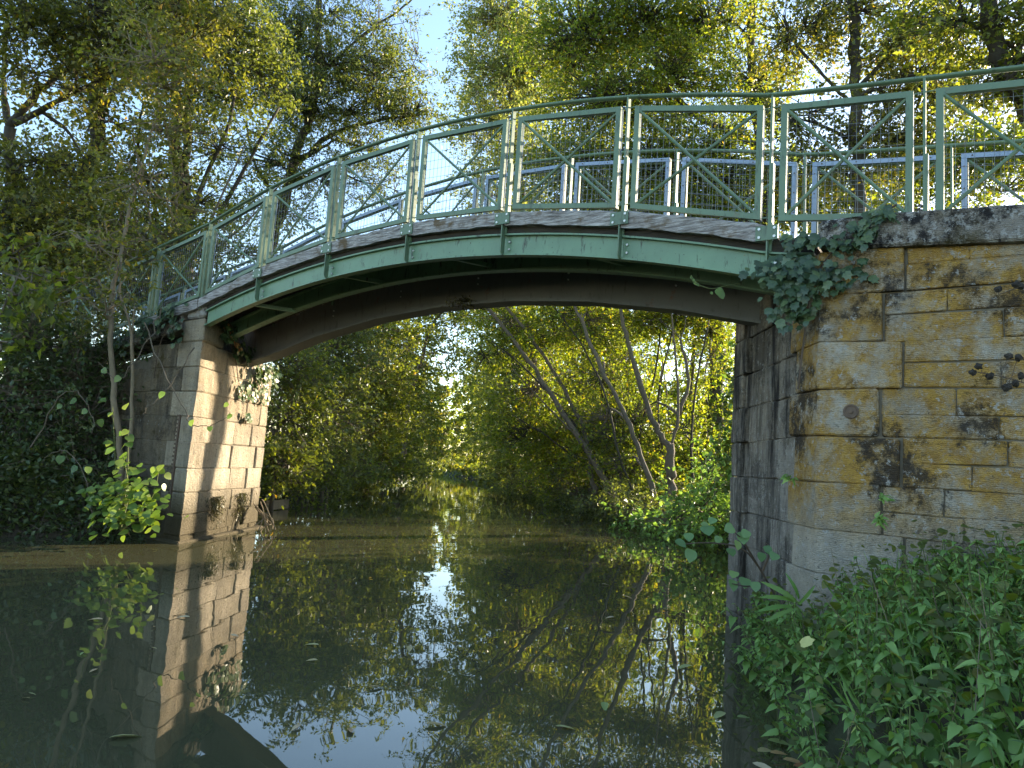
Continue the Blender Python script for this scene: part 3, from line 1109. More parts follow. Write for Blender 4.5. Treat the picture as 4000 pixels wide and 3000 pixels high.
    # handrail: flat oval tube
    us = np.arange(posts[0] - .3, posts[-1] + .31, .17)
    prof = [(w + .030 * math.cos(t), .019 * math.sin(t)) for t in np.linspace(0, 2 * math.pi, 11)[:-1]]
    sweep_u(us, prof).build('handrail', 'green', br, smooth=True)


railing(posts_near, 0.0, -1, True)
railing(posts_far, 1.306, 1, True)
M['moss'] = leaf_mat('moss_leaves', [(0, (.025, .022, .01)), (.6, (.05, .045, .016)), (1, (.10, .10, .025))], .2, (1.2, 1.2, .6))
M['leaf_sprig'] = leaf_mat('leaf_sprig', [(0, (.06, .12, .04)), (.6, (.10, .17, .06)), (1, (.15, .21, .07))], .3, (1.4, 1.4, .6), attr=False)


# ================================================================== trees
def T(name, label, trunks, blobs, leaf, mat, barkm='bark', **kw):
    kw.setdefault('group', None)
    return make_plant(name, label, kw.pop('cat', 'tree'), [(path_px(p), a, b) for p, a, b in trunks], blobs_px(blobs), leaf, mat, barkm, **kw)


GL, GR, GLB, GRB = 'trees on the left bank', 'trees on the right bank', 'bushes along the left bank', 'bushes along the right bank'

T('tree', 'forked tree at the far left edge with spreading dark limbs above the ramp',
  [([(70, 1900, 14), (60, 1250, 14), (45, 800, 14), (38, 500, 14)], .17, .10),
   ([(38, 500, 14), (180, 330, 14), (330, 220, 13.8), (430, 100, 13.6)], .09, .03),
   ([(38, 500, 14), (12, 300, 14.2), (30, 60, 14.4)], .08, .03),
   ([(60, 480, 14), (220, 400, 14), (370, 320, 14), (500, 290, 13.8)], .07, .02),
   ([(150, 430, 14), (260, 510, 14.2), (330, 620, 14.4)], .05, .02)],
  [(100, 60, 13, 230, 120, 1.2, 1.7), (380, 40, 13, 200, 120, 1.2, 1.6), (70, 260, 13.5, 160, 120, 1, .7), (300, 300, 13.6, 190, 100, 1, .55), (420, 200, 13.4, 150, 100, .9, .9),
   (120, 640, 13.5, 240, 110, 1.2, 1.3), (100, 850, 13.6, 260, 140, 1.2, 1.6), (120, 1060, 13.6, 230, 120, 1.2, 1.5)], .085, 'leaf_olive', 'bark_dark', group=GL)
T('tree', 'tall ivy-dark trunk rising behind the ramp railing at the left',
  [([(300, 1500, 17.5), (330, 1000, 17.3), (362, 640, 17), (392, 320, 16.7), (408, 60, 16.4), (415, -120, 16.2)], .24, .12)],
  [(480, 130, 16, 240, 150, 1.3, 1.5), (640, 40, 15.5, 200, 110, 1.2, 1.6), (640, 250, 15, 170, 100, 1, 1.3), (770, 150, 15.5, 160, 130, 1.2, 1.2), (470, 480, 17, 200, 110, 1.4, .35),
   (300, 700, 17, 260, 110, 1.4, 1.1), (260, 900, 17, 300, 130, 1.5, 1.6), (420, 1050, 17, 250, 120, 1.3, 1.6), (390, 330, 16.8, 60, 260, .3, 1.2)], .09, 'leaf_olive', 'bark_dark', group=GL)
T('tree', 'pair of dark straight trunks left of the bridge crown, dense dark foliage above',
  [([(720, 1500, 18.5), (705, 950, 18.3), (692, 600, 18), (682, 300, 17.8), (700, -60, 17.6)], .20, .10),
   ([(745, 1500, 18.6), (735, 1000, 18.4), (728, 650, 18.2), (735, 330, 18), (760, 80, 18)], .15, .07),
   ([(690, 1000, 18), (800, 700, 17.8), (880, 520, 17.6), (930, 330, 17.5)], .08, .03),
   ([(720, 1050, 18), (880, 800, 18), (1010, 560, 18), (1090, 420, 18)], .07, .03),
   ([(640, 1050, 18), (600, 800, 17.8), (540, 560, 17.5), (560, 400, 17.4)], .06, .03)],
  [(860, 90, 18, 230, 150, 1.5, 1.5), (980, 250, 18.5, 170, 150, 1.4, 1.4), (800, 330, 18, 180, 110, 1.4, 1.2), (690, 480, 18, 210, 110, 1.5, .45), (860, 560, 18, 220, 120, 1.5, .4),
   (560, 680, 18, 230, 110, 1.3, .55), (780, 760, 18, 260, 90, 1.3, .45), (640, 900, 18, 250, 110, 1.3, .9)], .09, 'leaf_dark', 'bark_dark', group=GL)
T('tree', 'slender tree with one long horizontal limb pointing to the sky gap',
  [([(980, 1500, 24), (1050, 1000, 24), (1120, 750, 23.6), (1172, 560, 23.3), (1226, 420, 23), (1250, 250, 23), (1240, 60, 23), (1262, -120, 23)], .22, .09),
   ([(1150, 640, 23.4), (1290, 530, 23.2), (1450, 475, 23), (1640, 450, 22.8)], .11, .03),
   ([(1245, 300, 23), (1390, 160, 23), (1560, 40, 23), (1640, -30, 23)], .07, .02),
   ([(1100, 800, 23.6), (1000, 650, 23.8), (960, 480, 24)], .08, .03)],
  [(1120, 150, 23, 150, 140, 1.8, 1.2), (1330, 260, 23, 190, 120, 1.8, 1.3), (1480, 310, 23, 150, 110, 1.6, 1.2), (1290, 410, 23, 260, 80, 1.6, 1.1), (1600, 430, 22.8, 80, 60, .9, 2.4),
   (1140, 400, 23, 140, 120, 1.6, 1.1), (1480, 100, 23, 170, 110, 1.8, .32), (1610, 240, 23, 90, 140, 1.4, .25), (1250, 50, 23, 200, 70, 1.6, .7), (1080, 620, 23.4, 220, 80, 1.6, .8),
   (1420, 560, 23, 170, 70, 1.4, .7), (1250, 700, 23.6, 250, 100, 1.6, .45), (1480, 720, 23.5, 140, 110, 1.5, .3), (1000, 800, 23.6, 220, 100, 1.4, .6)], .10, 'leaf_dark', 'bark_dark', group=GL, aspect=.4)
T('shrub', 'many-stemmed shrub behind the left half of the railing',
  [([(640, 1600, 15.5), (700, 1150, 15.4), (860, 780, 15.2), (960, 560, 15)], .05, .012), ([(650, 1600, 15.5), (640, 1100, 15.4), (560, 760, 15.2), (520, 520, 15)], .05, .012),
   ([(655, 1600, 15.6), (760, 1100, 15.5), (980, 850, 15.3), (1120, 690, 15)], .045, .012), ([(645, 1600, 15.6), (670, 1050, 15.6), (690, 800, 15.5), (650, 500, 15.3)], .05, .012)],
  [(500, 900, 15.3, 230, 110, 1, .7), (720, 960, 15.4, 220, 100, 1, .9), (950, 980, 15.4, 160, 70, .9, .5), (560, 1120, 15.3, 300, 110, 1, 1.5), (250, 1130, 15.3, 220, 130, 1, 1.6)], .075, 'leaf_mid', 'bark', cat='shrub', group=GLB)

# left bank beyond the bridge: a wall of bushes down to the water
T('shrub', 'leafy bush hugging the back of the lit pier', [([(1060, 2000, 16.5), (1080, 1700, 16.6), (1120, 1400, 16.8)], .05, .02)],
  [(1160, 1430, 17, 120, 140, 1.0, 1.7), (1130, 1650, 16.8, 110, 140, .9, 2.0), (1110, 1820, 16.4, 100, 90, .8, 1.8)], .085, 'leaf_mid', cat='shrub', group=GLB)
T('shrub', 'bush with drooping boughs above the wooden stakes', [([(1250, 1950, 21), (1260, 1600, 21.3), (1300, 1300, 21.5)], .06, .02)],
  [(1290, 1380, 21.3, 160, 160, 1.5, 2.0), (1270, 1600, 21, 150, 150, 1.5, 2.1), (1240, 1790, 20.5, 130, 80, 1.0, 1.9), (1330, 1180, 21.5, 160, 90, 1.4, .35)], .10, 'leaf_dark', cat='shrub', group=GLB)
T('tree', 'round bushy tree mid-way along the left bank under the arch', [([(1430, 1920, 29), (1430, 1600, 29), (1450, 1250, 29), (1470, 1000, 29)], .16, .05)],
  [(1450, 1280, 29, 180, 130, 2, 1.9), (1440, 1480, 28.5, 180, 150, 2, 2.1), (1420, 1660, 28, 170, 130, 1.8, 2.1), (1450, 1800, 27.5, 140, 60, 1.3, 1.9), (1440, 1110, 29, 160, 90, 2, .4)], .12, 'leaf_mid', group=GL)
T('tree', 'tree leaning to the sky gap on the left bank', [([(1570, 1870, 40), (1570, 1600, 40), (1600, 1300, 40)], .18, .06)],
  [(1570, 1400, 40, 120, 130, 2.5, 1.9), (1570, 1590, 39, 120, 130, 2.2, 2.1), (1570, 1750, 38, 110, 80, 2, 2.0), (1650, 1250, 40, 120, 110, 2, .9), (1590, 1080, 40, 110, 80, 2, .3)], .16, 'leaf_mid', group=GL)
T('tree', 'distant left bank tree at the river bend', [([(1650, 1830, 58), (1650, 1600, 58), (1660, 1450, 58)], .2, .08)],
  [(1640, 1560, 58, 100, 110, 3, 2.0), (1650, 1710, 56, 90, 90, 2.5, 2.1)], .24, 'leaf_olive', group=GL)
T('tree', 'sparse branch of leaves hanging in the sky gap under the arch', [([(1560, 1850, 34), (1620, 1500, 34), (1700, 1250, 34), (1830, 1180, 34)], .14, .03)],
  [(1760, 1270, 34, 120, 110, 1.6, .75), (1700, 1180, 34, 130, 70, 1.6, .5), (1830, 1200, 34, 110, 60, 1.4, .8), (1800, 1400, 36, 100, 60, 1.4, .6)], .13, 'leaf_dark', group=GL)
T('shrub', 'overhanging fringe of leaves dipping to the water by the stakes', [([(1160, 1960, 18.5), (1170, 1880, 18.5)], .03, .02), ([(1330, 1930, 24.5), (1330, 1850, 24.5)], .03, .02)],
  [(1130, 1880, 18, 120, 40, .7, 1.5), (1220, 1850, 19.5, 130, 45, .8, 1.4), (1340, 1845, 24, 120, 45, 1, 1.7), (1150, 1740, 18, 130, 80, .9, 1.3)], .085, 'leaf_mid', cat='shrub', group=GLB)
T('shrub', 'dark fringe of bushes along the far left waterline', [([(1500, 1880, 34), (1500, 1820, 34)], .04, .02), ([(1620, 1860, 52), (1620, 1800, 52)], .04, .02)],
  [(1440, 1850, 29, 130, 40, 1.1, 2), (1530, 1825, 36, 120, 45, 1.4, 2), (1610, 1805, 46, 100, 40, 1.6, 2), (1670, 1795, 62, 80, 35, 2, 2)], .15, 'leaf_dark', cat='shrub', group=GLB)
T('shrub', 'pale bushes closing the far end of the water', [([(1760, 1830, 88), (1760, 1790, 88)], .06, .03)],
  [(1690, 1790, 88, 90, 35, 3, 2), (1770, 1795, 90, 110, 35, 3, 2), (1860, 1815, 76, 110, 40, 3, 2), (1900, 1840, 62, 90, 35, 2.5, 2), (1960, 1860, 50, 100, 35, 2, 2)], .3, 'leaf_olive', cat='shrub', twigs=False, group='trees at the far river bend')
# far end of the reach
T('tree', 'pale far tree closing the river view, left one', [([(1720, 1825, 92), (1720, 1600, 92)], .3, .1)], [(1730, 1650, 92, 110, 130, 4, 2.0), (1720, 1760, 90, 110, 60, 3, 2.0)], .4, 'leaf_yellow', twigs=False, group='trees at the far river bend')
T('tree', 'pale far tree closing the river view, right one', [([(1830, 1830, 84), (1830, 1550, 84)], .3, .1)], [(1840, 1600, 84, 110, 150, 4, 2.0), (1830, 1740, 82, 110, 80, 3, 2.0)], .36, 'leaf_mid', twigs=False, group='trees at the far river bend')

# right bank under the arch
T('tree', 'distant right bank tree next to the river bend', [([(1960, 1850, 58), (1960, 1600, 58), (1970, 1400, 58)], .22, .08)],
  [(1930, 1520, 58, 110, 170, 3, 1.9), (1930, 1720, 56, 110, 100, 3, 2.0)], .24, 'leaf_mid', group=GR)
T('tree', 'tree overhanging the middle reach from the right bank', [([(2130, 1900, 42), (2080, 1600, 42), (2040, 1350, 42), (2010, 1100, 42)], .2, .08)],
  [(2010, 1350, 42, 140, 160, 2.8, 1.7), (2010, 1580, 42, 140, 150, 2.8, 2.0), (2030, 1760, 41, 130, 90, 2.4, 2.0), (2000, 1100, 42, 160, 120, 2.5, 1.5)], .17, 'leaf_pale', group=GR)
T('tree', 'tree with two parallel leaning stems bowing left over the water',
  [([(2420, 2010, 22.5), (2380, 1900, 22.6), (2270, 1720, 22.8), (2140, 1520, 23), (2010, 1330, 23.2), (1870, 1160, 23.4), (1780, 1000, 23.6)], 0.122, 0.043),
   ([(2330, 1930, 23.2), (2310, 1850, 23.2), (2290, 1700, 23.4), (2180, 1480, 23.6), (2060, 1300, 23.8), (1960, 1170, 24), (1880, 1020, 24)], 0.086, 0.036),
   ([(2270, 1720, 22.8), (2140, 1590, 22.6), (2000, 1440, 22.4)], 0.036, 0.014)],
  [(1980, 1260, 25.2, 130, 90, 1.3, .9), (2120, 1330, 26.2, 140, 120, 1.4, .9), (2080, 1560, 26.2, 140, 120, 1.4, 1.0), (2230, 1830, 26.2, 150, 90, 1.4, 1.6), (2150, 1720, 27.2, 150, 110, 1.5, 1.6), (1960, 1060, 26.2, 170, 100, 1.4, 1.0)], .10, 'leaf_yellow', 'bark', group=GR)
T('tree', 'slim tree with a bent stem leaning left in the middle of the arch',
  [([(2590, 2030, 19.5), (2545, 1900, 19.6), (2475, 1700, 19.8), (2400, 1540, 20), (2310, 1350, 20.2), (2245, 1180, 20.4), (2200, 980, 20.6)], 0.094, 0.036)],
  [(2300, 1280, 23.2, 150, 110, 1.3, .9), (2350, 1480, 23.7, 140, 110, 1.3, .8), (2330, 1660, 24.2, 150, 110, 1.4, 1.0), (2240, 1060, 23.2, 190, 100, 1.3, 1.0), (2420, 1820, 23.2, 140, 90, 1.2, 1.2)], .09, 'leaf_yellow', 'bark', group=GR)
T('tree', 'stout tree forking low into two stems beside the abutment',
  [([(2625, 1990, 21), (2620, 1880, 21), (2618, 1740, 21)], 0.158, 0.130),
   ([(2618, 1750, 21), (2560, 1660, 21), (2500, 1490, 21), (2450, 1330, 21), (2420, 1190, 21), (2410, 980, 21)], 0.101, 0.050),
   ([(2622, 1750, 21), (2650, 1600, 21), (2640, 1420, 21), (2625, 1250, 21), (2600, 1050, 21)], 0.050, 0.022),
   ([(2650, 1620, 21.2), (2690, 1480, 21.4), (2660, 1330, 21.6)], 0.072, 0.036)],
  [(2480, 1250, 24.2, 140, 80, 1.3, .9), (2480, 1620, 24.7, 130, 120, 1.3, .7), (2720, 1230, 23.2, 140, 70, 1.2, 1.4), (2780, 1420, 23.2, 60, 150, .9, .7), (2520, 1060, 23.2, 200, 100, 1.3, 1.1), (2780, 1080, 23.2, 200, 90, 1.3, 1.2)], .09, 'leaf_yellow', 'bark', group=GR)
T('tree', 'thick dark trunk in the sunlit wood right beside the abutment', [([(2770, 1960, 27), (2785, 1700, 27), (2800, 1450, 27), (2815, 1150, 27)], .38, .26)],
  [(2760, 1650, 27.2, 130, 120, 1.5, .9), (2830, 1480, 28.2, 80, 130, 1.5, .9), (2700, 1800, 26.2, 160, 90, 1.4, 1.3), (2800, 1800, 26.2, 110, 120, 1.4, 1.4)], .11, 'leaf_yellow', 'bark_dark', group=GR)
T('shrub', 'backlit thicket of thin stems behind the leaning trunks',
  [([(2480, 1960, 30), (2470, 1700, 30), (2440, 1400, 30)], .05, .02), ([(2400, 1950, 30), (2380, 1650, 30), (2370, 1350, 30)], .05, .02), ([(2560, 1960, 30), (2560, 1650, 30), (2590, 1400, 30)], .05, .02), ([(2330, 1940, 30), (2300, 1600, 30), (2230, 1350, 30)], .05, .02)],
  [(2260, 1480, 32.2, 150, 150, 2, 1.1), (2450, 1400, 32.2, 140, 130, 2, .9), (2430, 1650, 32.2, 170, 130, 2, 1.1), (2560, 1830, 31.2, 180, 90, 1.8, 1.4), (2270, 1700, 33.2, 160, 120, 2, 1.5), (2360, 1200, 32.2, 200, 120, 2, 1.0), (2420, 1900, 30.2, 180, 50, 1.4, 1.5)], .13, 'leaf_yellow', cat='shrub', group=GRB)
T('shrub', 'low dark bush on the waterline under the leaning stems', [([(2450, 2030, 21), (2440, 1980, 21)], .03, .02)],
  [(2420, 1965, 21, 130, 55, .9, 1.8), (2280, 1925, 25, 150, 50, 1, 1.9), (2130, 1885, 31, 140, 45, 1.3, 1.9), (2010, 1855, 42, 110, 40, 1.5, 1.9), (2560, 2010, 19, 120, 50, .9, 1.7)], .085, 'leaf_dark', cat='shrub', group=GRB)
make_plant('shrub', 'added bush out of view behind the right abutment, shading the water', 'shrub', [([(5.2, 11, .6), (5.3, 11.2, 1.5), (5.6, 11.6, 2.6)], .06, .02), ([(7, 13, .8), (7.1, 13.2, 2), (7.2, 13.4, 3.2)], .06, .02)],
           [((4.9, 10.6, 1.7), (1.1, 1.2, 1.3), 1.6), ((5.2, 12.0, 2.2), (1.2, 1.3, 1.5), 1.6), ((6.6, 12.6, 2.6), (1.4, 1.4, 1.6), 1.6), ((7.2, 14.2, 3.0), (1.5, 1.4, 1.7), 1.5), ((8.2, 13.2, 3.2), (1.4, 1.4, 1.7), 1.5), ((6.4, 10.8, 2.4), (1.2, 1.2, 1.5), 1.5)], .09, 'leaf_mid', group=GRB)  # unseen bush, added to keep the sun off the water
T('shrub', 'broad-leaved bush on the waterline beside the abutment', [([(2740, 2080, 15.5), (2740, 1980, 15.6)], .03, .02)],
  [(2740, 1990, 15.5, 130, 80, .8, 1.9), (2600, 2040, 17.5, 120, 45, .8, 1.8), (2800, 1880, 16, 70, 110, .7, 1.5), (3000, 1880, 14, 200, 140, 1.2, 1.5), (3200, 1700, 14.5, 240, 180, 1.2, 1.5), (3500, 1700, 14.5, 240, 260, 1.2, 1.4), (3080, 1420, 14.5, 170, 170, 1.2, 1.3), (3350, 1350, 15, 240, 170, 1.2, 1.3)], .10, 'leaf_nettle', cat='shrub', group=GRB)  # crown extended out of view behind the abutment to shade the water

T('tree', 'sunlit background tree filling the arch right of centre', [([(2330, 1900, 42), (2340, 1500, 42), (2350, 1150, 42)], .16, .06)],
  [(2200, 1300, 44, 170, 150, 2.5, 1.4), (2250, 1550, 44, 170, 150, 2.5, 1.6), (2420, 1300, 44, 150, 150, 2.5, 1.3), (2440, 1560, 44, 160, 150, 2.5, 1.5), (2330, 1760, 43, 200, 100, 2.5, 1.6)], .18, 'leaf_yellow', group=GR, fine=False)
T('tree', 'sunlit background tree glimpsed between the forked stem and the abutment', [([(2700, 1900, 46), (2700, 1500, 46), (2720, 1150, 46)], .16, .06), ([(2620, 1900, 40), (2610, 1600, 40), (2560, 1200, 40)], .07, .03)],
  [(2620, 1600, 46, 160, 150, 2.5, 1.5), (2780, 1650, 46, 130, 170, 2.5, 1.5), (2620, 1280, 46, 120, 90, 2.5, .9), (2830, 1300, 46, 90, 120, 2.5, 1.2), (2680, 1800, 45, 200, 100, 2.5, 1.6), (2700, 1430, 46, 120, 90, 2.5, .5)], .19, 'leaf_yellow', group=GR, fine=False)
for lab, pts_, r_ in (('thin dark stem crossing behind the leaning pair', [(2520, 1980, 26), (2450, 1700, 26), (2380, 1400, 26), (2340, 1150, 26)], .05), ('thin leaning stem left of the bent tree', [(2300, 1930, 27), (2200, 1700, 27), (2090, 1480, 27), (1990, 1290, 27), (1930, 1150, 27)], .06),
                      ('thin stem leaning towards the abutment', [(2480, 1960, 24), (2500, 1700, 24), (2560, 1450, 24), (2590, 1180, 24)], .05), ('slim stem with a kink beside the stout forked tree', [(2560, 1990, 23), (2590, 1800, 23), (2570, 1600, 23), (2600, 1400, 23), (2660, 1180, 23)], .045),
                      ('slender stem fanning left from the low bank', [(2440, 1990, 24), (2330, 1780, 24), (2200, 1600, 24), (2040, 1430, 24), (1920, 1330, 24)], .05), ('slender stem fanning left, lowest of the fan', [(2400, 1960, 25), (2280, 1820, 25), (2130, 1700, 25), (2000, 1620, 25)], .045),
                      ('slender upright stem in the middle of the fan', [(2440, 1980, 25), (2400, 1700, 25), (2330, 1450, 25), (2290, 1200, 25)], .05), ('slender stem crossing the bent tree', [(2500, 1990, 22), (2420, 1780, 22), (2370, 1560, 22), (2280, 1360, 22), (2150, 1180, 22)], .045),
                      ('slender stem close to the abutment', [(2720, 1980, 22), (2700, 1750, 22), (2720, 1500, 22), (2770, 1250, 22)], .05)):
    T('thin_tree', lab, [(pts_, r_, r_ * .5)], [(pts_[-1][0], pts_[-1][1] + 60, pts_[-1][2] + 1, 120, 90, 1, .6), (pts_[1][0] - 20, pts_[1][1] - 60, pts_[1][2] + 1, 110, 90, 1, .5)], .09, 'leaf_yellow', 'bark_dark', group='thin stems on the right bank')
# right bank above the bridge
T('tree', 'pale green slender tree bordering the sky gap on the right',
  [([(2080, 1500, 30), (2060, 1000, 30), (2030, 700, 30), (1990, 300, 30), (1985, -80, 30)], .2, .07), ([(2040, 750, 30), (1950, 550, 30), (1870, 380, 30)], .07, .02)],
  [(1960, 70, 30, 170, 120, 2, 1.84), (2060, 270, 30, 200, 150, 2, 2.07), (1880, 300, 30, 110, 120, 1.6, 0.92), (1960, 480, 30, 180, 110, 2, 1.50), (1830, 540, 30, 90, 80, 1.5, 0.46), (2060, 660, 30, 190, 110, 2, 1.38),
   (1920, 760, 30, 140, 110, 1.8, 0.69), (2080, 900, 30, 200, 110, 2, 1.38)], .115, 'leaf_pale', group=GR)
T('tree', 'spreading backlit tree with a bent limb over the middle of the railing',
  [([(3080, 1800, 20.5), (3030, 1250, 20.3), (3000, 850, 20), (2965, 560, 20), (2935, 220, 20), (2950, -100, 20)], .24, .10),
   ([(2970, 570, 20), (2820, 500, 19.8), (2700, 440, 19.6), (2580, 290, 19.5), (2550, 30, 19.5)], .12, .04),
   ([(2700, 440, 19.6), (2520, 470, 19.5), (2350, 380, 19.4), (2230, 290, 19.4)], .06, .02),
   ([(2990, 800, 20), (2800, 690, 19.8), (2600, 680, 19.6), (2420, 620, 19.5)], .07, .02)],
  [(2260, 140, 20, 210, 160, 1.6, 1.95), (2500, 70, 20, 210, 130, 1.6, 1.84), (2750, 110, 20, 200, 150, 1.6, 1.84), (2350, 400, 20, 220, 140, 1.6, 1.72), (2620, 340, 20, 210, 140, 1.6, 1.61), (2250, 660, 20, 220, 120, 1.5, 1.61),
   (2550, 620, 20, 230, 120, 1.5, 1.61), (2810, 640, 20, 210, 130, 1.5, 1.61), (2950, 330, 20, 160, 150, 1.5, 1.38), (2400, 860, 20, 280, 110, 1.4, 1.50), (2750, 860, 20, 230, 100, 1.4, 1.38)], .085, 'leaf_yellow', 'bark_dark', group=GR)
T('tree', 'upright tree with a straight dark trunk rising behind the right railing panels',
  [([(3400, 1800, 15.5), (3372, 1150, 15.3), (3352, 800, 15.2), (3342, 500, 15.1), (3336, 200, 15), (3330, -120, 15)], .15, .11),
   ([(3340, 420, 15.1), (3240, 320, 15), (3120, 180, 14.9), (3060, 60, 14.8)], .05, .02), ([(3345, 350, 15), (3450, 240, 15), (3560, 120, 15)], .06, .02), ([(3350, 560, 15.2), (3180, 480, 15.2), (3020, 470, 15.2)], .05, .02)],
  [(3110, 110, 15, 170, 140, 1.2, 1.26), (3360, 30, 15, 170, 100, 1.2, 1.38), (3560, 140, 15, 170, 150, 1.2, 1.84), (3600, 330, 15, 190, 110, 1.2, 1.84), (3120, 480, 15, 180, 90, 1.2, 0.92), (3450, 560, 15.5, 210, 100, 1.2, 1.38), (3190, 660, 15.5, 200, 80, 1.2, 1.15)],
  .085, 'leaf_olive', 'bark_dark', group=GR)
T('tree', 'dark close tree filling the top right corner',
  [([(4400, 1600, 11.5), (4150, 800, 11.3), (3990, 380, 11.1), (3890, 180, 11), (3850, -80, 10.9)], .2, .13)],
  [(3800, 70, 11, 210, 130, 1, 1.95), (3930, 300, 11, 170, 130, .9, 1.95), (4150, 150, 11, 180, 200, 1, 1.84)], .085, 'leaf_mid', 'bark_dark', group=GR)
T('shrub', 'backlit yellow bushes behind the rightmost railing panels',
  [([(3700, 1500, 20), (3700, 1100, 20), (3680, 700, 20)], .06, .02), ([(3950, 1500, 21), (3900, 1100, 21), (3860, 800, 21)], .05, .02)],
  [(3650, 640, 20, 230, 110, 1.5, 1.89), (3850, 600, 20, 220, 110, 1.5, 1.89), (3600, 820, 20, 200, 60, 1.3, 1.03), (3950, 720, 20, 180, 70, 1.3, 1.20)], .11, 'leaf_yellow', cat='shrub', group=GRB)
T('shrub', 'backlit yellow bushes behind the middle railing panels',
  [([(3050, 1600, 24), (3030, 1200, 24), (3020, 850, 24)], .06, .02), ([(2700, 1600, 25), (2720, 1200, 25), (2760, 850, 25)], .06, .02)],
  [(3050, 760, 24, 240, 110, 1.7, 1.89), (3330, 800, 24, 220, 90, 1.7, 1.54), (2800, 900, 24, 240, 110, 1.7, 2.07), (3100, 980, 24, 300, 120, 1.8, 2.42), (3450, 1000, 24, 300, 120, 1.8, 2.25), (2550, 800, 26, 260, 110, 1.7, 2.07)], .12, 'leaf_yellow', cat='shrub', group=GRB)

# ================================================================== left foreground thicket
T('shrub', 'dark shaded thicket at the left edge above the water', [([(40, 2090, 10.8), (80, 1700, 11), (120, 1350, 11.3)], .04, .015)],
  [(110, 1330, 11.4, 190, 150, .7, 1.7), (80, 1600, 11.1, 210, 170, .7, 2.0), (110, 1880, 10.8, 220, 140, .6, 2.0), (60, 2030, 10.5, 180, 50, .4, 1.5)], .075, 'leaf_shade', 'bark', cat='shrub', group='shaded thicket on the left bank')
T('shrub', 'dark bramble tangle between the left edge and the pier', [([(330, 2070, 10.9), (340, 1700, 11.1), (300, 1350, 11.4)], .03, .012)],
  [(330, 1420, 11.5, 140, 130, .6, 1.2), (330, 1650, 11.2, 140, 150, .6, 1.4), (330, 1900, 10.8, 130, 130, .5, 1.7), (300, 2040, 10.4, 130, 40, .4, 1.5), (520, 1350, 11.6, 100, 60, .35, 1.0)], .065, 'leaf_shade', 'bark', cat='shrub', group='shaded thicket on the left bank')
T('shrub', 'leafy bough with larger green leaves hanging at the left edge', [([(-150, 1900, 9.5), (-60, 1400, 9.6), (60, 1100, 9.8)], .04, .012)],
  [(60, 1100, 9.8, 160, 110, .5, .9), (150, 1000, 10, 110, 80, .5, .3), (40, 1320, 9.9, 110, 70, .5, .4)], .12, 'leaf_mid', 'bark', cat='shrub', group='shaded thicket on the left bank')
# sunlit bare stems of a sapling in front of the ramp railing
T('sapling', 'sunlit bare-stemmed sapling in front of the ramp railing',
  [([(475, 2030, 10.5), (470, 1800, 10.55), (447, 1500, 10.6), (430, 1280, 10.7), (440, 1130, 10.8), (470, 1000, 10.9), (500, 850, 11), (555, 640, 11.1), (600, 480, 11.2)], .055, .018),
   ([(480, 2030, 10.5), (505, 1750, 10.5), (518, 1450, 10.6), (512, 1280, 10.6), (470, 1150, 10.7), (475, 1010, 10.8)], .035, .012),
   ([(518, 1300, 10.6), (525, 1190, 10.6)], .02, .008)],
  [(560, 700, 11.1, 160, 120, .6, .5), (480, 950, 11, 200, 110, .6, .5), (700, 780, 11.2, 150, 90, .5, .25), (400, 1180, 10.7, 200, 90, .5, .35), (250, 1080, 10.8, 170, 90, .5, .4), (640, 480, 11.2, 150, 100, .5, .5), (620, 250, 11, 180, 110, .6, .9)], .075, 'leaf_olive', 'bark_light', cat='sapling')


# ================================================================== plants with leaves large enough to pick apart
def leaf_mesh(name, outline, fold=.18, curl=.15):
    """outline: half-widths [(t along, half width)]; leaf of length 1 along +Y, facing +Z"""
    v, f = [], []
    n = len(outline)
    for t, w in outline:
        z = -curl * t * t
        v += [(0, t, z), (-w, t - w * .15, z + fold * w), (w, t - w * .15, z + fold * w)]
    for i in range(n - 1):
        a, b = i * 3, (i + 1) * 3
        f += [(a, b, b + 1, a + 1), (a, a + 2, b + 2, b)]
    me = bpy.data.meshes.new(name)
    me.from_pydata(v, [], f)
    me.polygons.foreach_set('use_smooth', [True] * len(f))
    return me


def star_mesh(name, rad, fold=.12):
    """lobed leaf from polar outline, petiole at origin, blade centre at y=.45"""
    v = [(0, .42, 0.04)]
    n = len(rad)
    for i, (deg, r) in enumerate(rad):
        a = math.radians(deg)
        x, y = r * math.sin(a), .42 + r * math.cos(a)
        v.append((x, y, fold * abs(x) - .1 * max(0, y - .4)))
    f = [(0, 1 + i, 1 + (i + 1) % n) for i in range(n)]
    me = bpy.data.meshes.new(name)
    me.from_pydata(v, [], f)
    return me


ivy_half = [(0, .62), (22, .36), (48, .50), (75, .34), (108, .46), (140, .40), (165, .42)]
IVY = star_mesh('ivy_leaf', [(d, r) for d, r in ivy_half] + [(180, .34)] + [(-d, r) for d, r in ivy_half[:0:-1]])
HAZ = leaf_mesh('hazel_leaf', [(0, .02), (.06, .26), (.2, .42), (.42, .48), (.65, .42), (.82, .26), (.92, .12), (1.0, .005)], .12, .18)
NET = leaf_mesh('nettle_leaf', [(0, .015), (.07, .21), (.2, .28), (.3, .25), (.45, .25), (.62, .18), (.8, .10), (1.0, .004)], .3, .35)
FLT = leaf_mesh('fallen_leaf', [(0, .02), (.15, .13), (.4, .19), (.7, .15), (1.0, .005)], .3, .12)
MPL = star_mesh('maple_leaf', [(0, .55), (14, .46), (26, .42), (50, .5), (66, .42), (80, .40), (110, .42), (150, .38), (180, .3), (-150, .38), (-110, .36), (-80, .40), (-66, .42), (-50, .46), (-26, .40), (-14, .46)])
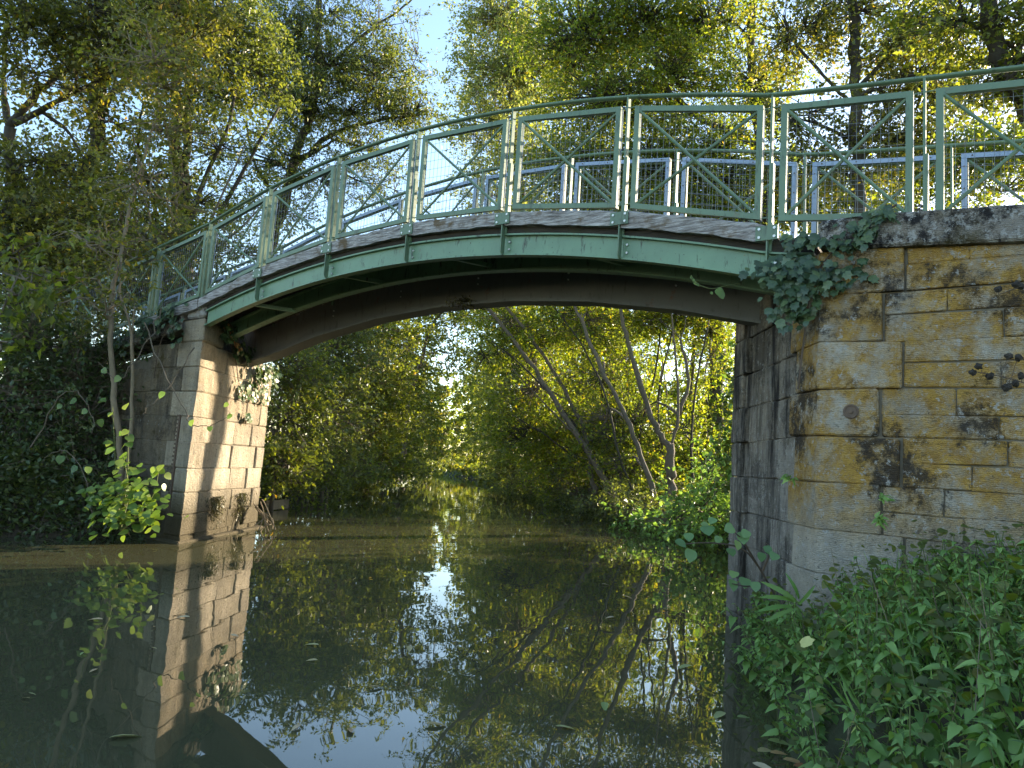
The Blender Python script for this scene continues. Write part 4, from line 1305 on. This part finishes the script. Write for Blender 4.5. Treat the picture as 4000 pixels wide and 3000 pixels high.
FRN = leaf_mesh('fern_blade', [(0, .012), (.05, .045), (.2, .06), (.4, .075), (.6, .08), (.8, .06), (.93, .03), (1.0, .003)], .3, .45)
_leafcopies = {}


def leaf(parent, mesh, mat, pos, d, nv, size, name='leaf', roll=0.):
    key = (mesh.name, mat)
    if key not in _leafcopies:
        c = mesh.copy()
        c.materials.clear()
        c.materials.append(M[mat])
        _leafcopies[key] = c
    me = _leafcopies[key]
    d = nrm(d)
    s = nrm(np.cross(d, nv))
    z = np.cross(s, d)
    o = bpy.data.objects.new(name, me)
    COL.objects.link(o)
    off = np.zeros(3)
    if parent is not None:
        o.parent = parent
        off = np.array(parent['_o'])
    p = np.asarray(pos) - off
    o.matrix_local = Matrix(((s[0] * size, d[0] * size, z[0] * size, p[0]), (s[1] * size, d[1] * size, z[1] * size, p[1]), (s[2] * size, d[2] * size, z[2] * size, p[2]), (0, 0, 0, 1)))
    return o


def ivy(label, spots, runs, mat, size, base, nvec, group=None):
    """spots: [(centre, along radius, height radius, count, standoff)] on a face with outward normal nvec; runs: stem paths"""
    root = thing('ivy', base, label, 'ivy', group)
    for r in runs:
        MB().tube(catmull(r, 5), [.008] * (len(r) * 5 - 4), 5).build('stem', 'twig', root)
    for c, sa, sz, cnt, st, al in spots:
        for k in range(cnt):
            a, b = np.clip(random.gauss(0, .5), -1.1, 1.1), np.clip(random.gauss(0, .5), -1.1, 1.1)
            p = np.asarray(c) + al * a * sa + ZZ * b * sz + nvec * (random.random() ** 1.2 * st + .015)
            d = -ZZ * random.uniform(.5, 1.1) + al * random.gauss(0, .55) + nvec * random.uniform(.1, .5)
            nv = nvec * random.uniform(.5, 1) + ZZ * random.uniform(.15, .8) + al * random.gauss(0, .35)
            leaf(root, IVY, mat, p, d, nv, size * random.uniform(.6, 1.3))
    return root


nS3 = np.array([nS[0], nS[1], 0]); nP3 = np.array([nP[0], nP[1], 0]); nR3 = np.array([nR[0], nR[1], 0])
ivy('dark green ivy spilling over the top corner of the right abutment',
    [(B(3.18, -.03, 3.12), .30, .16, 95, .22, BB), (B(2.92, -.03, 3.17), .20, .14, 55, .16, BB), (B(2.98, -.02, 2.88), .22, .16, 75, .16, BB), (B(3.42, -.06, 3.42), .17, .17, 45, .10, BB), (B(3.62, -.08, 3.55), .12, .06, 18, .08, BB), (B(2.72, -.03, 3.24), .14, .05, 14, .08, BB), (B(3.02, -.06, 3.4), .16, .08, 40, .1, BB)],
    [[B(3.0, -.02, 2.2), B(3.05, -.03, 2.7), B(3.12, -.05, 3.1), B(3.4, -.1, 3.45), B(3.7, -.1, 3.6)], [B(3.08, -.02, 2.8), B(2.9, -.03, 3.1), B(2.65, -.03, 3.25)]], 'leaf_ivy', .085, B(3.05, -.02, 2.6), nS3)
ivy('dark ivy over the cap and cope of the left ramp wall',
    [(B(-6.1, -.08, 3.38), .35, .16, 60, .12, BB), (B(-6.7, -.08, 3.22), .45, .2, 70, .14, BB), (B(-5.85, -.05, 3.1), .2, .16, 25, .08, BB), (B(-7.4, -.06, 3.05), .4, .25, 50, .15, BB)],
    [[B(-6.5, -.02, 2.4), B(-6.4, -.05, 2.9), B(-6.1, -.07, 3.4)]], 'leaf_ivy', .10, B(-6.3, -.05, 2.6), nP3)
nQ3 = np.array([nQ[0], nQ[1], 0]); aQ3 = np.array([aQ[0], aQ[1], 0])
K3 = np.array([KL[0], KL[1], 0])
ivy('ivy hanging in shade under the girder ends on the pier top',
    [(K3 + aQ3 * .55 + ZZ * 3.22 + nQ3 * .05, .3, .2, 70, .2, aQ3), (K3 + aQ3 * 1.1 + ZZ * 2.98 + nQ3 * .03, .4, .14, 60, .2, aQ3), (K3 + aQ3 * .2 + ZZ * 3.4 + nQ3 * .06, .12, .14, 25, .1, aQ3)],
    [[K3 + aQ3 * 1.3 + ZZ * 2.5 + nQ3 * .02, K3 + aQ3 * 1.0 + ZZ * 2.9 + nQ3 * .04, K3 + aQ3 * .4 + ZZ * 3.3 + nQ3 * .06]], 'leaf_ivy', .10, K3 + aQ3 * .8 + ZZ * 2.7, nQ3)
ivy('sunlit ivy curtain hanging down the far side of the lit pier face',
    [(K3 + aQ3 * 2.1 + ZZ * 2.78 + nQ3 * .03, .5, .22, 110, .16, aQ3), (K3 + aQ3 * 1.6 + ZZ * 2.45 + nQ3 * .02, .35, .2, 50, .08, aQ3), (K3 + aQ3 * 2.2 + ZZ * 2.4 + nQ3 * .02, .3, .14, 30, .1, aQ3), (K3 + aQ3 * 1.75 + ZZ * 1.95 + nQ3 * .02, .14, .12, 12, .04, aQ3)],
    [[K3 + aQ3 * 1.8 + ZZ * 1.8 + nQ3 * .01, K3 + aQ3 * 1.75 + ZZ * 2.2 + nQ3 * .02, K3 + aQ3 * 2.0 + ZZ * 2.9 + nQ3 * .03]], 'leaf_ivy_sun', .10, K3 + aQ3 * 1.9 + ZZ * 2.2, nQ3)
# dry red-brown leaves caught on the pier cap
dr = thing('dry_sprig', K3 + aQ3 * .35 + ZZ * 3.3, 'withered orange-brown leaf sprig at the left end of the green girder', 'sprig')
MB().tube(catmull([K3 + aQ3 * .3 + ZZ * 3.45 + nQ3 * .1, K3 + aQ3 * .6 + ZZ * 3.2 + nQ3 * .2, K3 + aQ3 * .8 + ZZ * 3.0 + nQ3 * .22]), .006, 5).build('stem', 'twig', dr)
for k in range(22):
    t = random.random()
    leaf(dr, IVY, 'leaf_dry', K3 + aQ3 * (.2 + .6 * t + random.gauss(0, .05)) + ZZ * (3.5 - .5 * t + random.gauss(0, .05)) + nQ3 * (.08 + .14 * t + random.gauss(0, .02)), -ZZ + nQ3 * random.gauss(0, .4) + aQ3 * random.gauss(0, .4), nQ3 + ZZ * .4 - aQ3 * random.uniform(0, .6), .08 * random.uniform(.7, 1.3))
# moss tufts growing from the joints low on the lit pier
for lab, s, z, h in (('shaggy brown moss tuft low on the lit pier, the nearer one', 1.0, .60, .34), ('shaggy brown moss tuft low on the lit pier, the farther one', 1.95, .62, .42)):
    mt = thing('moss_tuft', K3 + aQ3 * s + ZZ * z, lab, 'moss')
    n = 700
    c = K3 + aQ3 * s + ZZ * z
    q = c + np.outer(rng.normal(size=n) * .10 * rng.choice([.5, 1., 1.6], n), aQ3) + np.outer(-np.abs(rng.normal(size=n)) * h * .55 + .04, ZZ) + np.outer(np.abs(rng.normal(size=n)) * .035, nQ3)
    leaf_cloud('moss_leaves', 'moss', mt, q, np.tile(-ZZ, (n, 1)), .05, .3, .2, .6, False)

# round-leaved sapling at the foot of the pier
hz = thing('hazel_sapling', P(470, 2070, 9.9), 'young sapling with bright round leaves at the foot of the shaded pier side', 'sapling')
hb = P(470, 2070, 9.9)
hspots = [(410, 1940, 100, 58), (520, 1890, 90, 56), (560, 1970, 90, 60), (460, 2010, 100, 50), (590, 2040, 50, 20), (620, 1840, 40, 8), (480, 1770, 60, 8), (500, 1680, 60, 6), (440, 1590, 60, 5)]
for x, y, r, c in hspots:
    e = P(x, y, 9.75)
    MB().tube(catmull([hb, (hb + e) / 2 + np.array([random.gauss(0, .05), .05, .05]), e]), [.012, .011, .011, .010, .010, .009, .008, .008, .007, .006, .005], 5).build('stem', 'stem', hz)
    for k in range(c):
        p = P(x + random.gauss(0, r * .55), y + random.gauss(0, r * .45), 9.75 + random.gauss(0, .12))
        leaf(hz, HAZ, 'leaf_hazel', p, np.array([random.gauss(0, .7), random.gauss(-.3, .4), random.gauss(-.25, .3)]), np.array([random.gauss(0, .3), -.55 + random.gauss(0, .25), .8]), .115 * random.uniform(.65, 1.2))

# broad sprig leaning over the water in front of the right abutment
sg = thing('bramble_sprig', P(3000, 2290, 4.6), 'thin arching sprig with round grey-green leaves at the foot of the abutment', 'sprig')
sb = P(3030, 2330, 4.7)
for path, leaves in (([(3030, 2330, 4.7), (2960, 2210, 4.6), (2890, 2140, 4.5), (2760, 2120, 4.4), (2640, 2130, 4.3)], [(2640, 2130, 70), (2700, 2170, 80), (2690, 2100, 60), (2760, 2080, 85), (2740, 2060, 60), (2790, 2040, 55), (2810, 2110, 50), (2850, 2160, 60)]),
                     ([(2960, 2210, 4.6), (2900, 2110, 4.5), (2870, 2080, 4.45)], [(2865, 2080, 70), (2900, 2100, 75), (2920, 2090, 60), (2880, 2130, 60)]),
                     ([(2990, 2260, 4.65), (2930, 2290, 4.5), (2860, 2280, 4.4)], [(2860, 2285, 70), (2910, 2280, 75), (2950, 2290, 60), (2870, 2250, 60)]),
                     ([(2980, 2230, 4.6), (3010, 2150, 4.55), (2990, 2120, 4.5)], [(2990, 2150, 60), (3030, 2180, 65), (2975, 2175, 55)])):
    pts = catmull([P(*q) for q in path], 5)
    MB().tube(pts, list(np.linspace(.008, .003, len(pts))), 5).build('stem', 'twig', sg)
    for x, y, s in leaves:
        d = 4.45 + random.gauss(0, .05)
        leaf(sg, HAZ, 'leaf_sprig', P(x, y - s * .3, d), np.array([random.gauss(0, .5), -.5, random.uniform(-.9, -.2)]), np.array([random.gauss(0, .3), -.7, .6]), s * d / FPX * .68)
# hart's-tongue blades
fr_ = thing('fern', P(3060, 2380, 4.4), 'tuft of long strap-like fern blades at the abutment corner', 'fern')
for k, (x, y, dx, dz, s) in enumerate([(3110, 2350, -.8, .6, .22), (3100, 2350, -.9, .35, .2), (3090, 2370, -.9, .1, .2), (3120, 2340, -.3, .8, .16), (3120, 2360, .4, .6, .14), (3100, 2380, -.7, -.1, .18)]):
    leaf(fr_, FRN, 'leaf_fern', P(x, y, 4.4), np.array([dx, -.35, dz]), np.array([.1, -.6, .6 if dz < .5 else .3]), s, 'blade')
# loose trailing sprig under the girder
ts = thing('trailing_sprig', B(2.55, -.04, 2.98), 'thin trailing sprig with one pale heart leaf in front of the grey girder', 'sprig')
pts = catmull([P(2885, 1107, 6.0), P(2830, 1118, 5.95), P(2780, 1128, 5.9), P(2735, 1115, 5.9), P(2705, 1095, 5.9), P(2700, 1075, 5.9)], 4)
MB().tube(pts, .004, 5).build('stem', 'stem', ts)
for x, y, s in ((2800, 1128, .085), (2812, 1140, .07), (2705, 1090, .03), (2712, 1100, .035), (2722, 1108, .03), (2698, 1080, .028), (2775, 1140, .03)):
    leaf(ts, HAZ, 'leaf_hazel', P(x, y, 5.9), (random.gauss(.3, .4), -.2, -.8), (0, -1, .3), s)

# ================================================================== nettle bank, bottom right
def nettle(base, h, lean, root=None, cloud=None, nn=6, size=.085):
    top = base + np.array([lean[0], lean[1], h])
    mid = (base + top) / 2 + np.array([lean[0] * .1, lean[1] * .1, .04])
    pts = catmull([base, mid, top], 4)
    an = random.uniform(0, 3.14)
    items = []
    for k in range(nn):
        t = .3 + .7 * k / (nn - 1)
        p = pts[min(len(pts) - 1, int(t * (len(pts) - 1)))]
        an += 1.57 + random.gauss(0, .2)
        s = size * (1.1 - .55 * max(0, t - .55) / .45) * random.uniform(.8, 1.2)
        for q in (0, math.pi):
            d = np.array([math.cos(an + q), math.sin(an + q), random.uniform(-.55, -.05)])
            items.append((p, d, np.array([random.gauss(0, .2), random.gauss(-.15, .2), 1.]), s))
    for q in range(3):
        items.append((pts[-1], np.array([math.cos(an + q * 2.1), math.sin(an + q * 2.1), .35]), np.array([0, 0, 1.]), size * .5))
    return pts, items


def inst_mesh(name, mesh, items, mat, parent):
    """join many copies of a small leaf mesh into one mesh"""
    v0 = np.array([v.co[:] for v in mesh.vertices])
    f0 = [tuple(p.vertices) for p in mesh.polygons]
    mb = MB()
    off = np.array(parent['_o']) if parent is not None else np.zeros(3)
    V, F = [], []
    rn = []
    k = len(v0)
    for i, (p, d, nv, s) in enumerate(items):
        d = nrm(d)
        sx = nrm(np.cross(d, nv))
        z = np.cross(sx, d)
        V.append((v0[:, :1] * sx + v0[:, 1:2] * d + v0[:, 2:] * z) * s + p)
        F += [tuple(a + i * k for a in f) for f in f0]
        rn += [random.betavariate(1.5, 1.8)] * len(f0)
    me = bpy.data.meshes.new(name)
    me.from_pydata((np.concatenate(V) - off).tolist(), [], F)
    a = me.attributes.new('rnd', 'FLOAT', 'FACE')
    a.data.foreach_set('value', np.array(rn, np.float32))
    me.polygons.foreach_set('use_smooth', [True] * len(F))
    me.update()
    return place(name, me, mat, parent)


stems, items = MB(), []
front = []
cands = []
for _ in range(6500):
    y = random.uniform(1.0, 6.8)
    xr = float(interp(y, XR))
    x = xr + random.uniform(.06, 3.6)
    e = x - xr
    u, w = (np.array([x, y]) - BO[:2]) @ b2, (np.array([x, y]) - BO[:2]) @ n2
    if (w > -.12 and not (x < 2.36 and y > 5.3)) or (y > 5.3 and x > 2.36 and w > -.12) or x > 4.6 or x < 1.0 or (y < 1.6 and x < 1.5):
        continue
    cands.append((x, y, e, w))
random.shuffle(cands)
for x, y, e, w in cands[:1250]:
    z = float(hgt(np.array(x), np.array(y)))
    hmax = .50 if w < -.5 else .40
    h = random.uniform(.18, hmax) * (.75 if e < .25 else 1)
    base = np.array([x, y, max(z, -.05)])
    lean = (random.gauss(-.06, .08), random.gauss(-.06, .08))
    pts, it = nettle(base, h, lean, size=random.choice([.04, .05, .065, .08, .1]), nn=random.choice([4, 5, 6, 7]))
    if len(front) < 24 and y < 4.6 and e < 1.2 and random.random() < .35:
        front.append((base, pts, it))
        continue
    stems.tube(pts, .0032, 4, False)
    items += it
np_ = thing('nettle_patch', (2.5, 4, .4), 'dense bed of green nettles covering the near right bank', 'nettles')
np_['kind'] = 'stuff'
o = stems.build('stems', 'stem', np_)
o['kind'] = 'stuff'
o = inst_mesh('leaves', NET, items, 'leaf_nettle', np_)
o['kind'] = 'stuff'
for base, pts, it in front:
    t = thing('nettle', base, 'green nettle stem at the water edge of the nettle bank', 'nettle', 'nettles along the front of the bank')
    MB().tube(pts, .0035, 5, False).build('stem', 'stem', t)
    for p, d, nv, s in it:
        leaf(t, NET, 'leaf_nettle_obj', p, d, nv, s)

creep = []
for x, y, e, w in cands[1450:1900]:
    z = max(float(hgt(np.array(x), np.array(y))), -.02)
    for q in range(9):
        p = np.array([x + random.gauss(0, .09), y + random.gauss(0, .09), z + random.uniform(.1, .46)])
        creep.append((p, np.array([random.gauss(0, 1), random.gauss(-.3, 1), random.gauss(-.1, .3)]), np.array([random.gauss(0, .35), random.gauss(-.2, .35), 1.]), random.choice([.03, .04, .05, .065])))
cw = thing('creeping_weed', (2.5, 4, .4), 'small round-leaved weed woven through the nettle bed', 'weeds')
cw['kind'] = 'stuff'
o = inst_mesh('leaves', HAZ, creep, 'leaf_mid', cw)
o['kind'] = 'stuff'
# grass blades and dead stalks mixed into the nettle bed
gpos = []
for x, y, e, w in cands[1450:2300]:
    z = float(hgt(np.array(x), np.array(y)))
    for q in range(5 if e > .35 and random.random() < .55 else 0):
        gpos.append((x + random.gauss(0, .05), y + random.gauss(0, .05), max(z, -.02)))
gpos = np.array(gpos)
gr_ = thing('grass', (2.4, 3.6, .4), 'thin grass blades among the nettles on the near right bank', 'grass')
gr_['kind'] = 'stuff'
leaf_cloud('blades', 'leaf_nettle', gr_, gpos, np.tile(np.array([-.15, -.1, 1.6]), (len(gpos), 1)), .30, .028, 0., -.6, False)
ds = MB()
for x, y, e, w in cands[2300:2390]:
    z = float(hgt(np.array(x), np.array(y)))
    p0 = np.array([x, y, z])
    p1 = p0 + np.array([random.gauss(-.05, .15), random.gauss(-.05, .12), random.uniform(.3, .65)])
    ds.tube([p0, (p0 + p1) / 2 + rng.normal(size=3) * .03, p1], [.003, .0026, .0015], 4, False)
o = ds.build('dead_stalks', 'bark_light', gr_)
o['kind'] = 'stuff'

# low ground cover on the banks beyond the bridge and at the left water edge
def ground_cover(name, label, n, fn, size, mat):
    pts = []
    while len(pts) < n:
        x, y = fn()
        z = float(hgt(np.array(x), np.array(y)))
        if z > -.1:
            pts.append((x, y, z + abs(random.gauss(.08, .1))))
    pts = np.array(pts)
    r = thing(name, (*pts[0][:2], 0), label, 'ground cover')
    r['kind'] = 'stuff'
    leaf_cloud('leaves', mat, r, pts, rng.normal(size=(n, 3)), size, .6, .9, .2, False)


def f_r():
    y = random.uniform(8, 45)
    return float(interp(y, XR)) + abs(random.gauss(0, 1.5)) + .05, y


def f_l():
    y = random.choice([random.uniform(8.5, 10.6), random.uniform(13.5, 45)])
    return float(interp(y, XL)) - abs(random.gauss(0, 1.2)) - .05, y


ground_cover('ground_cover', 'low leafy growth along the right bank', 26000, f_r, .10, 'leaf_mid')
def f_f():
    y = random.uniform(40, 90)
    return float(interp(y, XR)) + abs(random.gauss(0, 3)) + .05, y


ground_cover('ground_cover', 'low leafy growth on the distant right bank', 9000, f_f, .3, 'leaf_mid')
ground_cover('ground_cover', 'low leafy growth along the left bank', 26000, f_l, .09, 'leaf_dark')

# ================================================================== small things
# wooden stakes along the left bank
for lab, x, y0, y1, d, r in (('pair-leading pale wooden stake standing in the water nearest the pier', 1185, 1935, 1872, 20.5, .05), ('second pale wooden stake leaning beside the nearest one', 1205, 1932, 1868, 20.6, .045),
                             ('dark wooden stake behind the two pale ones', 1230, 1925, 1866, 21.5, .05), ('pale wooden stake in the middle of the row', 1262, 1918, 1866, 22.5, .05), ('leaning pale stake at the far end of the row', 1280, 1918, 1874, 22.8, .045),
                             ('thin far stake under the overhanging bushes', 1405, 1890, 1840, 31, .06), ('last thin stake under the overhanging bushes', 1430, 1884, 1838, 33, .06)):
    a, b = P(x, y0, d), P(x + random.uniform(-2, 8), y1, d)
    a[2] = -.3
    MB().tube([a, (a + b) / 2 + rng.normal(size=3) * .02, b], [r, r * .95, r * .8], 8).build('wooden_stake', 'bark_light', loc=a)
    tag(bpy.context.scene.objects[-1] if False else COL.objects[-1], lab, 'stake', 'stakes along the left bank')
a = P(1040, 1945, 16.5); b = P(1130, 1925, 17.5)
a[2] = b[2] = .12
o = MB().hexa([a + (0, 0, -.1), b + (0, 0, -.1), b + (0, .05, -.1), a + (0, .05, -.1), a + (0, 0, .12), b + (0, 0, .12), b + (0, .05, .12), a + (0, .05, .12)]).build('wooden_board', 'bark_light', loc=a)
tag(o, 'weathered grey board lying along the waterline behind the pier', 'board')
# floating leaves
spots = [(400, 2425, .12), (600, 2455, .05), (425, 2892, .16), (1660, 2835, .13), (2400, 2415, .10), (2360, 2750, .13), (2170, 2845, .12), (2350, 2285, .12), (1540, 2470, .05), (1600, 2530, .12), (110, 2715, .05), (115, 2735, .05), (380, 2620, .06), (325, 2555, .05), (590, 2535, .05), (595, 2150, .08), (255, 2095, .1), (1240, 2585, .08), (1245, 2525, .12), (1175, 2838, .08), (1440, 2690, .1), (2430, 2330, .16), (740, 2415, .11), (900, 2485, .07), (1830, 2200, .08), (2050, 2080, .12), (2700, 2605, .14), (2830, 2790, .14), (2620, 2380, .12), (1370, 2870, .09)]
for x, y, s in spots:
    r = CF + CR * (x - 2000) / FPX - CU * (y - 1500) / FPX
    t = -CAMH / r[2]
    p = CAM + r * t
    o = leaf(None, FLT, 'leaf_float', p + np.array([0, 0, .012]), np.array([random.gauss(0, 1), random.gauss(0, .6), 0]), np.array([random.gauss(0, .12), random.gauss(0, .12), 1]), s, 'floating_leaf')
    tag(o, 'small fallen leaf floating on the dark water', 'leaf', 'leaves floating on the river')
for k, (x, y, s, mt) in enumerate([(3000, 2890, .13, 'leaf_float'), (3090, 2900, .15, 'leaf_float'), (2960, 2935, .12, 'leaf_float'), (3010, 2940, .10, 'leaf_dry'), (3060, 2965, .11, 'leaf_dry'), (2940, 2980, .13, 'leaf_float'), (3100, 2990, .12, 'leaf_dry'), (2880, 2800, .09, 'leaf_float'), (3140, 2930, .12, 'leaf_float')]):
    r = CF + CR * (x - 2000) / FPX - CU * (y - 1500) / FPX
    p = CAM + r * (-(CAMH - .03) / r[2])
    o = leaf(None, FLT, mt, p, np.array([random.uniform(.5, 1), random.gauss(0, .3), 0]), np.array([0, -.2, 1]), s, 'washed_up_leaf')
    tag(o, 'dead leaf washed up at the foot of the nettle bank', 'leaf', 'leaves washed up by the nettles')
o = leaf(None, MPL, 'leaf_fallen_yellow', P(3120, 2520, 3.55), (.5, -.3, .35), (-.25, -.45, .85), .085, 'yellow_leaf')
tag(o, 'pale yellow lobed leaf caught on top of the nettles', 'leaf')
CANES = ['long bramble cane trailing past the pier corner onto the lit face', 'bramble cane looping over the dark thicket near the left edge', 'bramble cane curling back low over the thicket by the water', 'bramble cane hanging from the ramp wall behind the sapling stems', 'short bramble cane leaning on the pier corner below the cap']
# bramble canes arching in front of the left thicket and the shaded pier side
for pts_, lv in (([(560, 1260, 10.2), (640, 1450, 10.1), (720, 1600, 10), (745, 1655, 9.95), (800, 1668, 9.9), (870, 1640, 9.9), (905, 1610, 9.9)], [(750, 1640), (892, 1575), (905, 1618), (820, 1665)]),
                 ([(120, 1750, 10), (230, 1560, 9.9), (300, 1535, 9.9), (350, 1600, 9.9), (365, 1700, 9.9)], [(300, 1560), (340, 1600), (240, 1580)]),
                 ([(360, 2060, 9.9), (330, 1850, 9.9), (240, 1760, 9.9), (170, 1800, 9.9)], [(240, 1780), (300, 1820)]),
                 ([(640, 1200, 10.4), (560, 1350, 10.3), (470, 1480, 10.2), (380, 1420, 10.2)], [(470, 1470), (400, 1440)]),
                 ([(760, 1350, 10), (700, 1450, 10), (610, 1560, 10), (560, 1620, 10)], [(640, 1530)])):
    pp = catmull([P(*q) for q in pts_], 5)
    cn = thing('bramble_cane', pp[0], CANES.pop(0), 'bramble', 'bramble canes on the left bank')
    pp = [q + rng.normal(size=3) * .018 for q in pp]
    MB().tube(pp, list(np.linspace(.010, .004, len(pp))), 5).build('stem', 'bark', cn)
    for x, y in lv:
        leaf(cn, HAZ, 'leaf_hazel', P(x, y, 9.9), (random.gauss(0, .6), -.3, -.7), (random.gauss(0, .3), -.8, .5), random.uniform(.08, .13))
# dry seed heads hanging in front of the right wall
for lab, pts_, hd in (('dark dry seed heads on a twig before the ochre wall, upper cluster', [(4120, 1180, 3.1), (4000, 1125, 3.1), (3900, 1150, 3.1)], [(3900, 1130), (3970, 1110), (3985, 1118)]),
                      ('dark dry seed heads on a twig before the ochre wall, lower cluster', [(4120, 1540, 3.1), (3950, 1480, 3.1), (3800, 1450, 3.1)], [(3800, 1455), (3822, 1432), (3865, 1468), (3940, 1392), (3978, 1398), (3990, 1468), (3940, 1510), (3965, 1498), (3930, 1515)])):
    sh = thing('seed_stalk', P(*pts_[0]), lab, 'dry stalk')
    pp = catmull([P(*q) for q in pts_], 4)
    MB().tube(pp, .0022, 5).build('stem', 'twig', sh)
    for x, y in hd:
        c = P(x, y, 3.1)
        n = nrm(np.array(pp).mean(0) - c)
        j = int(np.argmin([np.linalg.norm(q - c) for q in pp]))
        MB().tube([pp[j], (pp[j] + c) / 2 + ZZ * .01, c], .0015, 4).build('stalk', 'twig', sh)
        bm = bmesh.new()
        bmesh.ops.create_icosphere(bm, subdivisions=2, radius=.014)
        for v in bm.verts:
            v.co *= random.uniform(.7, 1.45)
            v.co += Vector(c - np.array(sh['_o']))
        me = bpy.data.meshes.new('seed_head')
        bm.to_mesh(me)
        bm.free()
        place('seed_head', me, 'timber_dark', sh)
# weeds rooted in the joints of the right wall
for lab, x, y, k in (('small green weed in a joint low on the ochre wall, upper one', 3450, 1940, 14), ('small green weed in a joint low on the ochre wall, lower one', 3440, 2030, 12), ('little tuft of weed in the dark joint of the abutment river face', 3085, 1868, 10)):
    d_ = 5.18 if x > 3200 else 5.85
    wd = thing('wall_weed', P(x, y, d_), lab, 'weed')
    MB().tube([P(x, y + 10, d_ + .03), P(x, y, d_ - .03)], .003, 5).build('stem', 'stem', wd)
    for q in range(k):
        leaf(wd, NET, 'leaf_nettle_obj', P(x + random.gauss(0, 8), y + random.gauss(0, 8), d_ - .03), (random.gauss(0, .8), -.5, random.gauss(0, .5)), (random.gauss(0, .3), -.6, .8), random.uniform(.04, .075))
# clump of dry debris caught under the grey girder
db = thing('nest_debris', P(1830, 1175, 9.2), 'clump of dry twigs and leaves caught under the grey girder', 'debris')
n = 260
q = P(1830, 1183, 9.25) + rng.normal(size=(n, 3)) * np.array([.13, .06, .035])
o = leaf_cloud('dry_leaves', 'moss', db, q, rng.normal(size=(n, 3)), .06, .35, .3, .3, False)
# roots and twigs at the water line on the far corner of the pier
rt = thing('root_tangle', P(1010, 2040, 12.6), 'tangle of pale roots at the water line by the lit pier', 'roots')
for k in range(9):
    x0, y0 = 1000 + random.uniform(-10, 25), 1960 + random.uniform(-20, 60)
    pp = catmull([P(x0, y0, 12.7), P(x0 + random.uniform(10, 50), y0 + random.uniform(10, 50), 12.6), P(x0 + random.uniform(0, 60), 2050 + random.uniform(0, 40), 12.5)], 4)
    MB().tube(pp, .011, 5).build('root', 'bark_light', rt)
